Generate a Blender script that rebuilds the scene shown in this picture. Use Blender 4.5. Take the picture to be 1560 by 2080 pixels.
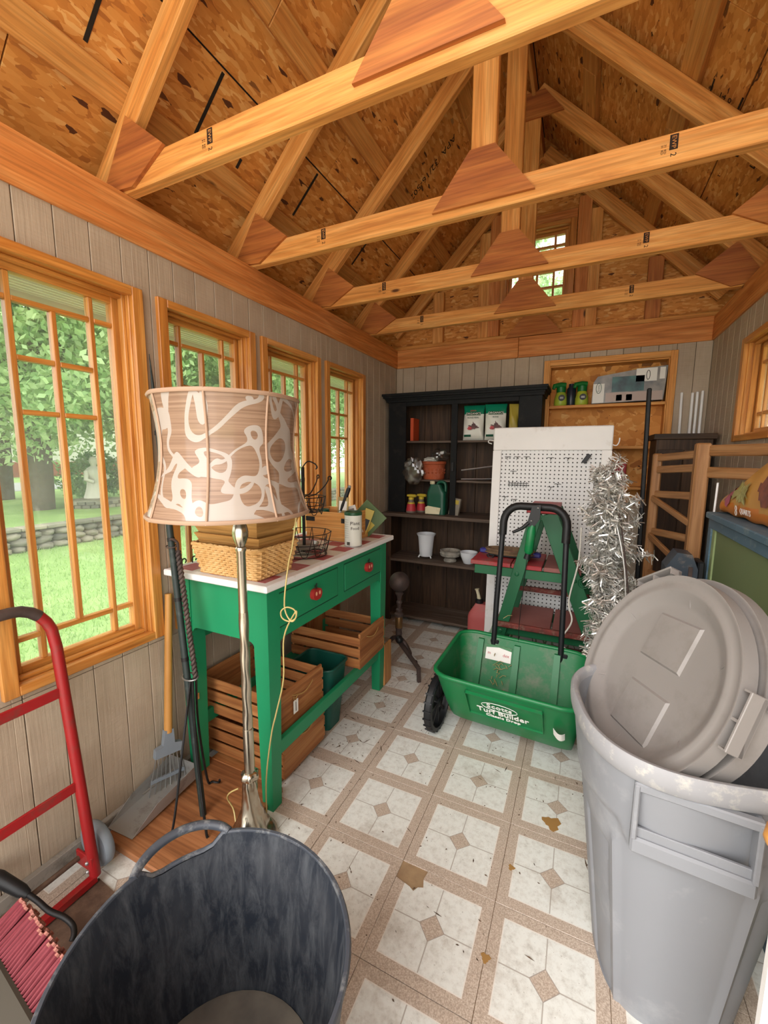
import bpy, math, random
from math import sin, cos, pi, radians, sqrt
from mathutils import Vector as V, Matrix as Mx
random.seed(7)
for o in list(bpy.data.objects): bpy.data.objects.remove(o)
S = bpy.context.scene
COL = S.collection

# ------------------------------------------------------------------ camera
cd = bpy.data.cameras.new('camera'); cam = bpy.data.objects.new('camera', cd); COL.objects.link(cam)
YAW, PIT, ROL, HGT = radians(25.32), radians(7.55), radians(0.36), 1.347
F = V((-sin(YAW)*cos(PIT), cos(YAW)*cos(PIT), -sin(PIT)))
R0 = V((cos(YAW), sin(YAW), 0)); U0 = R0.cross(F)
Rr = cos(ROL)*R0 + sin(ROL)*U0; Uu = -sin(ROL)*R0 + cos(ROL)*U0
m = Mx((Rr, Uu, -F)).transposed().to_4x4(); m.translation = (0, 0, HGT)
cam.matrix_world = m
cd.sensor_fit = 'VERTICAL'; cd.sensor_height = 24.0; cd.lens = 24.0*845/2080
cd.clip_start = 0.02; cd.clip_end = 300
S.camera = cam

# ------------------------------------------------------------------ sky, daylight, exposure
w = bpy.data.worlds.new('overcast_sky'); S.world = w; w.use_nodes = True
nt = w.node_tree; bg = nt.nodes['Background']
bg.inputs['Color'].default_value = (1.0, 0.985, 0.965, 1); bg.inputs['Strength'].default_value = 2.6
sd = bpy.data.lights.new('sun', 'SUN'); sd.energy = 1.5; sd.angle = radians(40); sd.color = (1, .96, .9)
sun = bpy.data.objects.new('sun', sd); COL.objects.link(sun)
sun.rotation_euler = V((0.25, 0.75, -0.62)).to_track_quat('-Z', 'Y').to_euler(); sun.location = (-3, -6, 6)
# daylight entering by the wide open doorway behind the camera
ad = bpy.data.lights.new('doorway_daylight', 'AREA'); ad.shape = 'RECTANGLE'; ad.size = 1.9; ad.size_y = 2.1; ad.energy = 9
ad.color = (1, .97, .93)
al = bpy.data.objects.new('doorway_daylight', ad); COL.objects.link(al)
al.location = (-.39, -1.1, 1.15); al.rotation_euler = V((0, 1, 0.05)).to_track_quat('-Z', 'Z').to_euler()
vs = S.view_settings
vs.view_transform = 'Standard'; vs.look = 'None'; vs.gamma = 1.0; vs.use_curve_mapping = False
vs.exposure = 0.62

# ------------------------------------------------------------------ helpers
def lin(h):
    h = h.lstrip('#')
    r = []
    for i in (0, 2, 4):
        c = int(h[i:i+2], 16)/255
        r.append(c/12.92 if c <= .04045 else ((c+.055)/1.055)**2.4)
    return (*r, 1)

class Nt:
    def __init__(s, name):
        s.m = bpy.data.materials.new(name); s.m.use_nodes = True
        s.t = s.m.node_tree; s.p = s.t.nodes['Principled BSDF']; s.out = s.t.nodes['Material Output']
    def n(s, ty, **kw):
        nd = s.t.nodes.new('ShaderNode'+ty)
        for k, v in kw.items(): setattr(nd, k, v)
        return nd
    def l(s, a, b): s.t.links.new(a, b)
    def coord(s, scale=(1, 1, 1), rot=(0, 0, 0), rnd=True):
        tc = s.n('TexCoord'); mp = s.n('Mapping')
        mp.inputs['Scale'].default_value = scale; mp.inputs['Rotation'].default_value = rot
        if rnd:
            oi = s.n('ObjectInfo'); mu = s.n('VectorMath', operation='MULTIPLY_ADD')
            cx = s.n('CombineXYZ')
            for k in 'XYZ': s.l(oi.outputs['Random'], cx.inputs[k])
            s.l(cx.outputs[0], mu.inputs[0]); mu.inputs[1].default_value = (17.3, 9.1, 5.7)
            s.l(tc.outputs['Object'], mu.inputs[2]); s.l(mu.outputs[0], mp.inputs['Vector'])
        else: s.l(tc.outputs['Object'], mp.inputs['Vector'])
        return mp.outputs[0]
    def noise(s, vec, scale, detail=3, rough=.55, dist=0):
        nd = s.n('TexNoise'); nd.inputs['Scale'].default_value = scale; nd.inputs['Detail'].default_value = detail
        nd.inputs['Roughness'].default_value = rough; nd.inputs['Distortion'].default_value = dist
        s.l(vec, nd.inputs['Vector']); return nd.outputs['Fac']
    def ramp(s, fac, stops):
        nd = s.n('ValToRGB'); e = nd.color_ramp.elements
        while len(e) < len(stops): e.new(.5)
        for i, (p, c) in enumerate(stops):
            e[i].position = p; e[i].color = lin(c) if isinstance(c, str) else (c, c, c, 1)
        s.l(fac, nd.inputs['Fac']); return nd.outputs['Color']
    def mix(s, fac, a, b, mode='MIX'):
        nd = s.n('MixRGB', blend_type=mode)
        for i, x in ((0, fac), (1, a), (2, b)):
            if hasattr(x, 'links'): s.l(x, nd.inputs[i])
            elif isinstance(x, str): nd.inputs[i].default_value = lin(x)
            else: nd.inputs[i].default_value = x if i == 0 else (x, x, x, 1)
        return nd.outputs[0]
    def math(s, op, a, b=None):
        nd = s.n('Math', operation=op)
        for i, x in ((0, a), (1, b)):
            if x is None: continue
            if hasattr(x, 'links'): s.l(x, nd.inputs[i])
            else: nd.inputs[i].default_value = x
        return nd.outputs[0]
    def bump(s, h, strength=.3, dist=.01):
        nd = s.n('Bump'); nd.inputs['Strength'].default_value = strength; nd.inputs['Distance'].default_value = dist
        s.l(h, nd.inputs['Height']); s.l(nd.outputs[0], s.p.inputs['Normal'])
    def base(s, c):
        if hasattr(c, 'links'): s.l(c, s.p.inputs['Base Color'])
        else: s.p.inputs['Base Color'].default_value = lin(c)
    def done(s, rough=.6, metal=0, spec=.4):
        s.p.inputs['Roughness'].default_value = rough; s.p.inputs['Metallic'].default_value = metal
        s.p.inputs['Specular IOR Level'].default_value = spec
        return s.m

def plain(name, c, rough=.5, metal=0, var=.12, scale=6, bump=0, c2=None, dirt=None, dirt_amt=.5, spec=.4):
    t = Nt(name); v = t.coord()
    n = t.noise(v, scale, 4)
    col = t.mix(t.ramp(n, [(.3, 0), (.7, 1)]), c, c2 or c)
    if not c2: col = t.mix(1.0, c, t.ramp(n, [(.2, 1-var), (.8, 1.0)]), 'MULTIPLY')
    if dirt:
        n2 = t.noise(v, scale*1.7, 6, .7)
        col = t.mix(t.ramp(n2, [(.52-.1*dirt_amt, 0), (.78-.1*dirt_amt, 1)]), col, dirt)
    t.base(col)
    if bump: t.bump(t.noise(v, scale*8, 3), bump, .003)
    return t.done(rough, metal, spec)

def wood(name, lo, mid, hi, rough=.55, knots=True, grain=1.0, knot_c='5a3314', spec=.35, fine=.75):
    t = Nt(name)
    v = t.coord((.9*grain, 13*grain, 13*grain)); v2 = t.coord((3, 90, 90)); v3 = t.coord((3.2, 9, 9))
    a = t.noise(v, 2.2, 4, .6, .9)
    col = t.ramp(a, [(.30, lo), (.5, mid), (.68, hi)])
    b = t.noise(v2, 1.5, 2)
    col = t.mix(1.0, col, t.ramp(b, [(.35, fine), (.6, 1.0)]), 'MULTIPLY')
    if knots:
        vo = t.n('TexVoronoi'); vo.inputs['Scale'].default_value = 1.0; t.l(v3, vo.inputs['Vector'])
        sc_ = t.n('SeparateColor'); t.l(vo.outputs['Color'], sc_.inputs[0])
        kn_ = t.math('MULTIPLY', t.ramp(vo.outputs['Distance'], [(.05, 1), (.11, 0)]), t.math('GREATER_THAN', sc_.outputs[0], .6))
        col = t.mix(kn_, col, knot_c)
    t.base(col); t.bump(a, .12, .004)
    return t.done(rough, 0, spec)

M = {}
M['pine'] = wood('pine_lumber', 'c47c3a', 'dc984e', 'eaae66', .6)
M['plate'] = wood('plate_lumber', 'b66a30', 'd08242', 'e09a58', .58)
M['casing'] = wood('varnished_pine', 'b0682a', 'c9843c', 'd99a50', .34, knots=False, spec=.5)
M['ply'] = wood('plywood_gusset', '98552a', 'b46c34', 'c98442', .6, knots=False, grain=.6)
M['purlin'] = wood('purlin_lumber', 'b87638', 'cc8e48', 'd9a05c', .62)
M['crate'] = wood('crate_wood', '7e4a26', '9c6236', 'b17a48', .6, knots=False, fine=.8)
M['tray'] = wood('tray_wood', 'a3743c', 'bb8c50', 'c99c60', .5, knots=False, grain=1.3)
M['box_wood'] = wood('box_wood', 'bb7a3c', 'cf9350', 'dba565', .5)
M['floor_board'] = wood('floor_board_wood', '7a4a2a', '96603a', 'a87048', .6)
M['dark_wood'] = wood('old_dark_wood', '2a1c12', '3e2b1c', '523a27', .65, knot_c='140c06')
M['dark_wood2'] = wood('old_shelf_wood', '463830', '5c4c40', '74645a', .7, knot_c='2a201a')
M['rack_wood'] = wood('aged_pine', '7d5430', '9a6c42', 'ae8156', .5)
M['bright_wood'] = wood('handle_wood', 'b98340', 'cf9c56', 'dcae6c', .45, knots=False)
M['scrap_wood'] = wood('scrap_wood', 'a8703a', 'bf864c', 'cd985c', .6)
M['old_paint'] = plain('flaking_red_paint', '7a3028', .7, c2='4a241c', scale=18, dirt='8a7464', dirt_amt=.2)
M['black_paint'] = plain('black_paint', '0e0f10', .6, dirt='2a2622', dirt_amt=-.2, spec=.2)
M['green'] = plain('green_desk_paint', '1a8558', .42, var=.14, scale=4, bump=.05)
M['dgreen_line'] = plain('dark_green_line', '0a4028', .6)
M['white'] = plain('white_paint', 'e6e4e2', .45, var=.07, dirt='bfb6ac', dirt_amt=-.6)
M['red_check'] = plain('dusty_red_paint', 'a84a50', .5, c2='98424a', dirt='c09a94', dirt_amt=-.2)
M['cream_check'] = plain('cream_paint', 'd6cec2', .5, dirt='b8aea2', dirt_amt=-.3)
M['apple'] = plain('apple_red', 'a02a28', .35)
M['apple_hi'] = plain('apple_highlight', 'e8b08a', .4)
M['black'] = plain('black_plastic', '141518', .5)
M['iron'] = plain('dark_iron', '1c1b1c', .5, .3, dirt='3a342e', dirt_amt=-.2)
M['rust'] = plain('rusty_iron', '3c3230', .6, .4, c2='5a4a44', scale=14)
M['stain'] = plain('tan_stain', '9a7440', .8)
M['brass_dull'] = plain('dull_brass', '7a5c3a', .4, .7)
M['silver'] = plain('nickel', 'c9c2b2', .24, 1.0, var=.1)
M['galv'] = plain('galvanised_metal', 'aaa8a4', .42, .55, dirt='6c6056', dirt_amt=-.1)
M['steel'] = plain('brushed_steel', 'b5b7b8', .35, .9)
M['grey_plastic'] = plain('grey_rake_plastic', '7f878f', .5)
M['red_metal'] = plain('red_truck_paint', '941619', .42, var=.2, dirt='5c3a30', dirt_amt=-.1, scale=9)
M['toe'] = plain('rusty_plate', '5c473a', .7, .2, c2='49372c', dirt='78604e')
M['scot'] = plain('spreader_green', '0f6e3c', .4, var=.12, dirt='3f6a4a', dirt_amt=-.3)
M['scot_in'] = plain('spreader_green_dusty', '0f6b3a', .5, dirt='6a6e5c', dirt_amt=.35, scale=4)
M['lgreen'] = plain('ladder_green', '155c38', .45, var=.2)
M['step_red'] = plain('step_red', 'a02b30', .5, dirt='7e5650', dirt_amt=.2)
M['step_dust'] = plain('dusty_step_red', '8a5650', .65, c2='7a4844')
M['bin_green'] = plain('bin_green', '0c4a3e', .45, var=.15, dirt='3c5e54', dirt_amt=-.5)
M['trash'] = plain('grey_can_plastic', '7d7f84', .48, var=.07, scale=3, dirt='949598', dirt_amt=-.2, bump=.03)
M['lid'] = plain('grey_lid_plastic', '827d7a', .5, var=.1, scale=3, dirt='6d6762', dirt_amt=-.1)
M['trash_rim'] = plain('worn_can_rim', '8e8e91', .5, dirt='b8b4aa', dirt_amt=-.1, scale=16)
M['bristle'] = plain('red_bristle', '641a24', .6, c2='742a34', scale=30)
M['bristle_tip'] = plain('bristle_tip', 'a0685c', .7)
M['broom_block'] = plain('broom_block', '3c362c', .7)
M['shade_trim'] = plain('shade_trim', 'a98a72', .6)
M['cord_gold'] = plain('gold_cord', 'b7a268', .4)
M['cord_white'] = plain('white_cord', 'e2ded4', .4)
M['wicker'] = plain('wicker', 'c99a5c', .5, c2='dcb47c', scale=20, bump=.1)
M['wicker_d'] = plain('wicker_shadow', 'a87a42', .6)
M['terracotta'] = plain('terracotta', 'a8502c', .7, var=.2, dirt='b8705a', dirt_amt=-.2)
M['jug'] = plain('jug_green', '14503c', .35)
M['jug_label'] = plain('jug_label', 'd8cfae', .6, dirt='9a8a5a', dirt_amt=.1)
M['yellow'] = plain('yellow_plastic', 'cbb23a', .45)
M['redlabel'] = plain('red_label', 'b8323a', .5)
M['smoke'] = plain('smoky_plastic', '7a6e62', .35)
M['enamel'] = plain('white_enamel', 'dcdfe4', .25, dirt='b8b4ac', dirt_amt=-.6)
M['stone_bowl'] = plain('weathered_stone', '6c6862', .8, c2='a29c90', scale=25, bump=.3)
M['gas'] = plain('gas_can_red', 'b85a58', .6, dirt='a06a62', dirt_amt=-.2)
M['orange'] = plain('orange_paper', 'c24a20', .55)
M['bag_white'] = plain('bag_white', 'd6d6cc', .35)
M['bag_green'] = plain('bag_green', '0f7a5a', .35)
M['bag_dgreen'] = plain('bag_dark_green', '1a4a2a', .4)
M['bag_dark'] = plain('bag_print', '3a2422', .5, c2='6a3a36', scale=40)
M['bag_yellow'] = plain('bag_yellow', 'b09a3a', .4)
M['bag_grey'] = plain('grey_packet', '8e867a', .4, c2='6e665a', scale=16)
M['bag_brownprint'] = plain('bag_tan', '8a7a56', .5, c2='b09a62', scale=12)
M['pot_orange'] = plain('potting_bag_orange', 'd07a22', .35)
M['pot_tan'] = plain('potting_bag_tan', 'c8964a', .35, c2='b8843a')
M['pot_pink'] = plain('potting_print_pink', 'a85468', .4, c2='8a3c50', scale=40)
M['pot_green'] = plain('potting_print_green', '7a7a3c', .4, c2='a8a268', scale=60)
M['pot_dark'] = plain('potting_print_maroon', '4a2422', .4, c2='8a4a34', scale=30)
M['cab_blue'] = plain('worn_blue_paint', '506b7c', .55, c2='456070', scale=9, dirt='8a9490', dirt_amt=-.2)
M['cab_green'] = plain('sage_green_paint', '6e7d54', .55, var=.1)
M['cab_sage'] = plain('light_sage_paint', '8a9a6a', .55)
M['bluegrey'] = plain('blue_grey_plastic', '3a434c', .4, c2='2e3640', dirt='8a7a6a', dirt_amt=-.3)
M['blue_handle'] = plain('blue_plastic', '2a2c7a', .45)
M['weed_green'] = plain('cap_green', '0d6a2c', .4)
M['weed_yellow'] = plain('bottle_yellow', 'b5b834', .4, c2='8aa83a')
M['dark_bottle'] = plain('dark_blue_bottle', '1a2430', .3)
M['label_black'] = plain('black_label', '1a1a18', .5)
M['print_grey'] = plain('printed_film', '9a948c', .3, c2='5a5a60', scale=10)
M['print_teal'] = plain('printed_teal', '3a6a68', .35, c2='22343e', scale=14)
M['print_pink'] = plain('printed_beige', 'b09a90', .4)
M['card'] = plain('paper_white', 'e8e6e0', .6)
M['ink'] = plain('stamp_ink', '2a1a0e', .8)
M['ink_grey'] = plain('grey_print', '6a6a70', .7)
M['handle'] = plain('tool_handle_wood', 'c08a48', .45, c2='b07a3a', scale=3)
M['stake'] = plain('dark_green_coating', '222c2a', .5, dirt='4a5450', dirt_amt=-.1)
M['cordbrown'] = plain('brown_cord', '7a6248', .8, c2='5a4634', scale=30)
M['sill'] = plain('dirty_sill', '8d857b', .8, dirt='4c4036', dirt_amt=.2, scale=10)
M['tub_rim'] = plain('worn_rubber_rim', '3c4048', .5, dirt='8a8a88', dirt_amt=0, scale=14)
M['bounce_slab'] = plain('bounce_slab_pale', 'cfc4b4', .9)
M['twine'] = plain('jute_twine', 'b08a50', .8)
M['packet_green'] = plain('green_packet', '4a5e34', .45)
M['grass_paint'] = plain('painted_grass', '6c8a64', .6, c2='8aa486')
M['soil'] = plain('subfloor_brown', '8a7056', .9, c2='a48a68', scale=20, bump=.2)
M['debris'] = plain('dry_leaf_debris', '3c2c20', .9, c2='5a4432')
M['trunk'] = plain('bark', '4a4038', .9, c2='6e6258', scale=14, bump=.6)
M['lawnwhite'] = plain('statue_concrete', 'cfc9bd', .8)
M['roofing'] = plain('roofing_felt', '2c2824', .9)
M['soffit'] = plain('soffit_white', 'efece2', .5)
M['asphalt'] = plain('street', '9a9a9c', .9)
M['house'] = plain('house_siding', 'd8d4cc', .7)
M['brick'] = plain('brick', '9a5a48', .8, c2='84483a', scale=5)
M['glass_dark'] = plain('far_window', '4a545c', .2)
M['rope'] = plain('rope_dark', '3a2c28', .8)

def glossy_trans(name, col, fac, rough=.05, haze=0.0):
    t = Nt(name); tr = t.n('BsdfTransparent'); tl = t.n('BsdfTranslucent'); m2 = t.n('MixShader'); m2.inputs[0].default_value = haze; gl = t.n('BsdfGlossy'); mx = t.n('MixShader')
    tr.inputs[0].default_value = lin(col); gl.inputs['Roughness'].default_value = rough
    mx.inputs[0].default_value = fac
    t.l(tr.outputs[0], m2.inputs[1]); t.l(tl.outputs[0], m2.inputs[2]); t.l(m2.outputs[0], mx.inputs[1]); t.l(gl.outputs[0], mx.inputs[2]); t.l(mx.outputs[0], t.out.inputs[0])
    return t.m
M['glass'] = glossy_trans('window_glass', 'f2f6f2', .04, .02, .05)
M['film'] = glossy_trans('clear_film', 'd2cec4', .16, .25, .28)

def siding():
    t = Nt('painted_siding'); v = t.coord((30, 30, 1.2)); v2 = t.coord((3, 3, 3)); v3 = t.coord((5, 5, 90))
    n = t.noise(v2, 1.5, 4); c = t.ramp(n, [(.3, 'a4917c'), (.7, 'b3a18c')])
    c = t.mix(1.0, c, t.ramp(t.noise(v, 4, 3), [(.3, .93), (.6, 1)]), 'MULTIPLY')
    t.base(c); t.bump(t.math('ADD', t.noise(v, 5, 3), t.noise(v3, 1.2, 2)), .35, .004)
    return t.done(.6)
M['siding'] = siding()
M['siding_back'] = plain('groove_shade', '93826e', .8)  # darker siding tone: the shading inside the grooves put into the colour

def osb():
    t = Nt('oriented_strand_board')
    cols = None; h = None
    for k, (rot, sc) in enumerate(((.35, (20, 66, 20)), (1.2, (22, 70, 20)), (-.6, (18, 60, 20)), (-1.3, (24, 80, 20)))):
        v = t.coord(sc, (0, 0, rot))
        nz = t.n('TexNoise'); nz.inputs['Scale'].default_value = .6; t.l(v, nz.inputs['Vector'])
        ad_ = t.n('VectorMath', operation='ADD'); t.l(v, ad_.inputs[0]); t.l(nz.outputs['Color'], ad_.inputs[1])
        vo = t.n('TexVoronoi'); vo.inputs['Scale'].default_value = 1.0; t.l(ad_.outputs[0], vo.inputs['Vector'])
        sep = t.n('SeparateColor'); t.l(vo.outputs['Color'], sep.inputs[0])
        c = t.ramp(sep.outputs[0], [(0, 'b06c2e'), (.12, 'c98238'), (.45, 'd68f42'), (.8, 'e09c4e'), (1, 'ecb66e')])
        c = t.mix(t.ramp(sep.outputs[1], [(.980, 0), (.988, 1)]), c, '5a3014')
        if cols is None: cols = c; h = sep.outputs[2]
        else:
            cols = t.mix(t.ramp(sep.outputs[2], [(.45, 0), (.5, 1)]), cols, c)
    vf = t.coord((1, 1, 1)); cols = t.mix(1.0, cols, t.ramp(t.noise(vf, 3, 5, .7), [(.25, .78), (.7, 1)]), 'MULTIPLY')
    t.base(cols); t.bump(h, .15, .002)
    return t.done(.7)
M['osb'] = osb()

TS = .3048
def tile_mat():
    t = Nt('vinyl_tile_print'); tc = t.n('TexCoord'); sx = t.n('SeparateXYZ'); t.l(tc.outputs['Object'], sx.inputs[0])
    ax = t.math('ABSOLUTE', sx.outputs[0]); ay = t.math('ABSOLUTE', sx.outputs[1])
    mxx = t.math('MAXIMUM', ax, ay); mn = t.math('MINIMUM', ax, ay); sm = t.math('ADD', ax, ay)
    v = t.coord((1, 1, 1)); 
    band = t.ramp(t.noise(v, 260, 3, .7), [(.35, '9c8c7e'), (.5, 'b2a192'), (.65, 'c8baac')])
    white = t.ramp(t.noise(v, 45, 6, .75), [(.28, 'b4b2ac'), (.42, 'cdccc6'), (.55, 'd8d9d4')])
    white = t.mix(t.ramp(t.noise(v, 160, 2), [(.69, 0), (.75, .7)]), white, '8d8880')
    line = t.math('LESS_THAN', mn, .0016)
    col = t.mix(line, white, 'a8a29a')
    dia = t.math('LESS_THAN', sm, .0385); dia2 = t.math('LESS_THAN', sm, .0355)
    col = t.mix(dia, col, '9a9088'); col = t.mix(dia2, col, band)
    col = t.mix(t.math('GREATER_THAN', mxx, .1165), col, 'd8d2ca')
    col = t.mix(t.math('GREATER_THAN', mxx, .1195), col, band)
    d = t.noise(v, 7, 5, .7)
    col = t.mix(t.ramp(d, [(.55, 0), (.8, .55)]), col, '8a7866')
    t.base(col); t.bump(t.noise(v, 60, 3), .08, .001)
    return t.done(.42, 0, .45)
M['tile'] = tile_mat()

def grass_mat():
    t = Nt('lawn_grass'); v = t.coord((1, 1, 1), rnd=False)
    a = t.noise(v, 1.2, 5, .7); b = t.noise(v, 40, 3)
    c = t.ramp(a, [(.3, '84a35c'), (.5, '94b268'), (.7, 'abc67e')])
    c = t.mix(1.0, c, t.ramp(b, [(.3, .7), (.7, 1)]), 'MULTIPLY'); t.base(c); t.bump(b, .6, .03)
    return t.done(.8)
M['lawn'] = grass_mat()
def leaf_mat(name, a, b):
    t = Nt(name); g = t.n('NewGeometry'); c = t.ramp(g.outputs['Random Per Island'], [(0, a), (1, b)])
    t.base(c); t.p.inputs['Subsurface Weight'].default_value = 0
    tr = t.n('BsdfTranslucent'); t.l(c, tr.inputs[0]); mx = t.n('MixShader'); mx.inputs[0].default_value = .45
    t.l(t.p.outputs[0], mx.inputs[1]); t.l(tr.outputs[0], mx.inputs[2]); t.l(mx.outputs[0], t.out.inputs[0])
    return t.done(.6)
M['leaf'] = leaf_mat('tree_leaves', '8ab070', 'd2e4b2'); M['leaf2'] = leaf_mat('shrub_leaves', '6c9a5c', 'a6c48a')
M['blade'] = leaf_mat('grass_blades', '86a860', 'b4cf88')
def stones_mat():
    t = Nt('field_stone'); oi = t.n('ObjectInfo'); v = t.coord()
    c = t.ramp(oi.outputs['Random'], [(0, '6a665e'), (.5, '8d867a'), (1, 'a69c8c')])
    c = t.mix(1.0, c, t.ramp(t.noise(v, 9, 4), [(.3, .75), (.7, 1)]), 'MULTIPLY'); t.base(c); t.bump(t.noise(v, 12, 4), .5, .02)
    return t.done(.85)
M['stone'] = stones_mat()
def tub_mat():
    t = Nt('scuffed_rubber'); v = t.coord((20, 20, 5), rnd=False); v2 = t.coord((5, 5, 5), rnd=False)
    a = t.noise(v, 1.6, 5, .75, .4); b = t.noise(v2, 1.4, 5)
    c = t.mix(t.ramp(a, [(.44, 0), (.80, .8)]), '1d222b', '5c5f63')
    c = t.mix(t.ramp(b, [(.42, 0), (.8, .6)]), c, '4a4b4e'); t.base(c)
    return t.done(.55)
M['tub'] = tub_mat()
M['tub_floor'] = plain('dusty_rubber', '6e675c', .8, c2='504b45', scale=9)
def shade_mat():
    t = Nt('shade_fabric'); v = t.coord((1, 1, 1), rnd=False); v2 = t.coord((3, 3, 220), rnd=False)
    n = t.noise(v2, 1.0, 2)
    def band(sc, c0, hw, dist):
        d_ = t.math('ABSOLUTE', t.math('SUBTRACT', t.noise(v, sc, 0, .5, dist), c0)); return t.math('LESS_THAN', d_, hw)
    pat = t.math('MAXIMUM', t.math('MULTIPLY', band(5.5, .5, .05, 1.6), 1.0), t.math('MULTIPLY', band(9, .37, .05, .8), 1.0))
    c = t.mix(pat, t.mix(t.ramp(n, [(.35, 0), (.65, 1)]), '7c5f4a', '957861'), 'a59a90')
    t.base(c); t.bump(n, .2, .002)
    t.p.inputs['Coat Weight'].default_value = .6; t.p.inputs['Coat Roughness'].default_value = .12
    return t.done(.6)
M['shade'] = shade_mat()
def peg_mat():
    t = Nt('pegboard_holes'); tc = t.n('TexCoord'); sx = t.n('SeparateXYZ'); t.l(tc.outputs['Object'], sx.inputs[0])
    def fr(o):
        return t.math('SUBTRACT', t.math('FRACT', t.math('DIVIDE', o, .0254)), .5)
    a, b = fr(sx.outputs[0]), fr(sx.outputs[2])
    d = t.math('ADD', t.math('MULTIPLY', a, a), t.math('MULTIPLY', b, b))
    hole = t.math('LESS_THAN', d, .032)
    t.base(t.mix(hole, 'dcdcdc', '2e2c2a')); return t.done(.5)
M['peg'] = peg_mat()
def tinsel_mat():
    t = Nt('silver_tinsel'); g = t.n('NewGeometry')
    t.base(t.ramp(g.outputs['Random Per Island'], [(0, '8e8a82'), (.5, 'cfccc4'), (1, 'ffffff')])); return t.done(.3, .65)
M['tinsel'] = tinsel_mat()

# ------------------------------------------------------------------ geometry helpers
W = {}
def world_of(f): return W[f] if f is not None else Mx.Identity(4)
class B:
    def __init__(s): s.v = []; s.f = []; s.mi = []; s.cur = 0
    def add(s, vs_, fs): 
        k = len(s.v); s.v += [V(p) for p in vs_]
        s.f += [tuple(i+k for i in f) for f in fs]; s.mi += [s.cur]*len(fs); return s
    def box(s, lo, hi, ch=0, m=None):
        x0, y0, z0 = lo; x1, y1, z1 = hi
        c = V(((x0+x1)/2, (y0+y1)/2, (z0+z1)/2)); h = V((abs(x1-x0)/2, abs(y1-y0)/2, abs(z1-z0)/2))
        vs_, fs = cbox(h, ch); vs_ = [V(p)+c for p in vs_]
        if m is not None: vs_ = [m @ p for p in vs_]
        return s.add(vs_, fs)
    def tube(s, pts, r, n=8, closed=False, caps=True):
        pts = [V(p) for p in pts]; N = len(pts); rs = r if isinstance(r, (list, tuple)) else [r]*N
        up = V((0, 0, 1)); rings = []; prev = None
        for i, p in enumerate(pts):
            a = pts[(i-1) % N] if (closed or i > 0) else p; b = pts[(i+1) % N] if (closed or i < N-1) else p
            t = (b-a); t = t.normalized() if t.length > 1e-9 else V((0, 0, 1))
            if prev is None:
                x = t.cross(up); x = x if x.length > .05 else t.cross(V((1, 0, 0)))
            else: x = prev - t*prev.dot(t)
            x = x.normalized() if x.length > 1e-6 else t.orthogonal().normalized(); prev = x; y = t.cross(x)
            rings.append([p + (x*cos(2*pi*k/n)+y*sin(2*pi*k/n))*rs[i] for k in range(n)])
        vs_ = [q for ring in rings for q in ring]; fs = []
        for i in range(N if closed else N-1):
            j = (i+1) % N
            for k in range(n): fs.append((i*n+k, i*n+(k+1) % n, j*n+(k+1) % n, j*n+k))
        if caps and not closed: fs += [tuple(reversed(range(n))), tuple((N-1)*n+k for k in range(n))]
        return s.add(vs_, fs)
    def lathe(s, prof, c=(0, 0, 0), n=24, m=None, cap=True, flute=None):
        vs_ = []; fs = []; c = V(c)
        for i, (r, z) in enumerate(prof):
            for k in range(n):
                a = 2*pi*k/n; rr = r*(flute(a, z) if flute else 1)
                p = V((rr*cos(a), rr*sin(a), z)); vs_.append((m @ p if m is not None else p)+c)
        for i in range(len(prof)-1):
            for k in range(n): fs.append((i*n+k, i*n+(k+1) % n, (i+1)*n+(k+1) % n, (i+1)*n+k))
        if cap: fs += [tuple(reversed(range(n))), tuple((len(prof)-1)*n+k for k in range(n))]
        return s.add(vs_, fs)
    def prism(s, poly, d, m=None):
        # poly: list of 3d points (planar, ordered), d: extrusion vector
        d = V(d); n = len(poly); vs_ = [V(p) for p in poly]+[V(p)+d for p in poly]
        if m is not None: vs_ = [m @ p for p in vs_]
        fs = [tuple(reversed(range(n))), tuple(range(n, 2*n))]+[(i, (i+1) % n, n+(i+1) % n, n+i) for i in range(n)]
        return s.add(vs_, fs)
    def grid(s, fn, nu, nv, closeu=False, closev=False):
        vs_ = [fn(i/(nu if closeu else nu-1), j/(nv if closev else nv-1)) for i in range(nu) for j in range(nv)]; fs = []
        for i in range(nu if closeu else nu-1):
            for j in range(nv if closev else nv-1):
                i2 = (i+1) % nu; j2 = (j+1) % nv
                fs.append((i*nv+j, i2*nv+j, i2*nv+j2, i*nv+j2))
        return s.add(vs_, fs)
    def ball(s, c, r, n=16, m=12, sq=(1, 1, 1)):
        c = V(c)
        pr = [(max(1e-4, sin(pi*i/m))*r, -cos(pi*i/m)*r) for i in range(m+1)]
        return s.lathe(pr, c, n, Mx.Diagonal((*sq, 1)))

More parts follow.
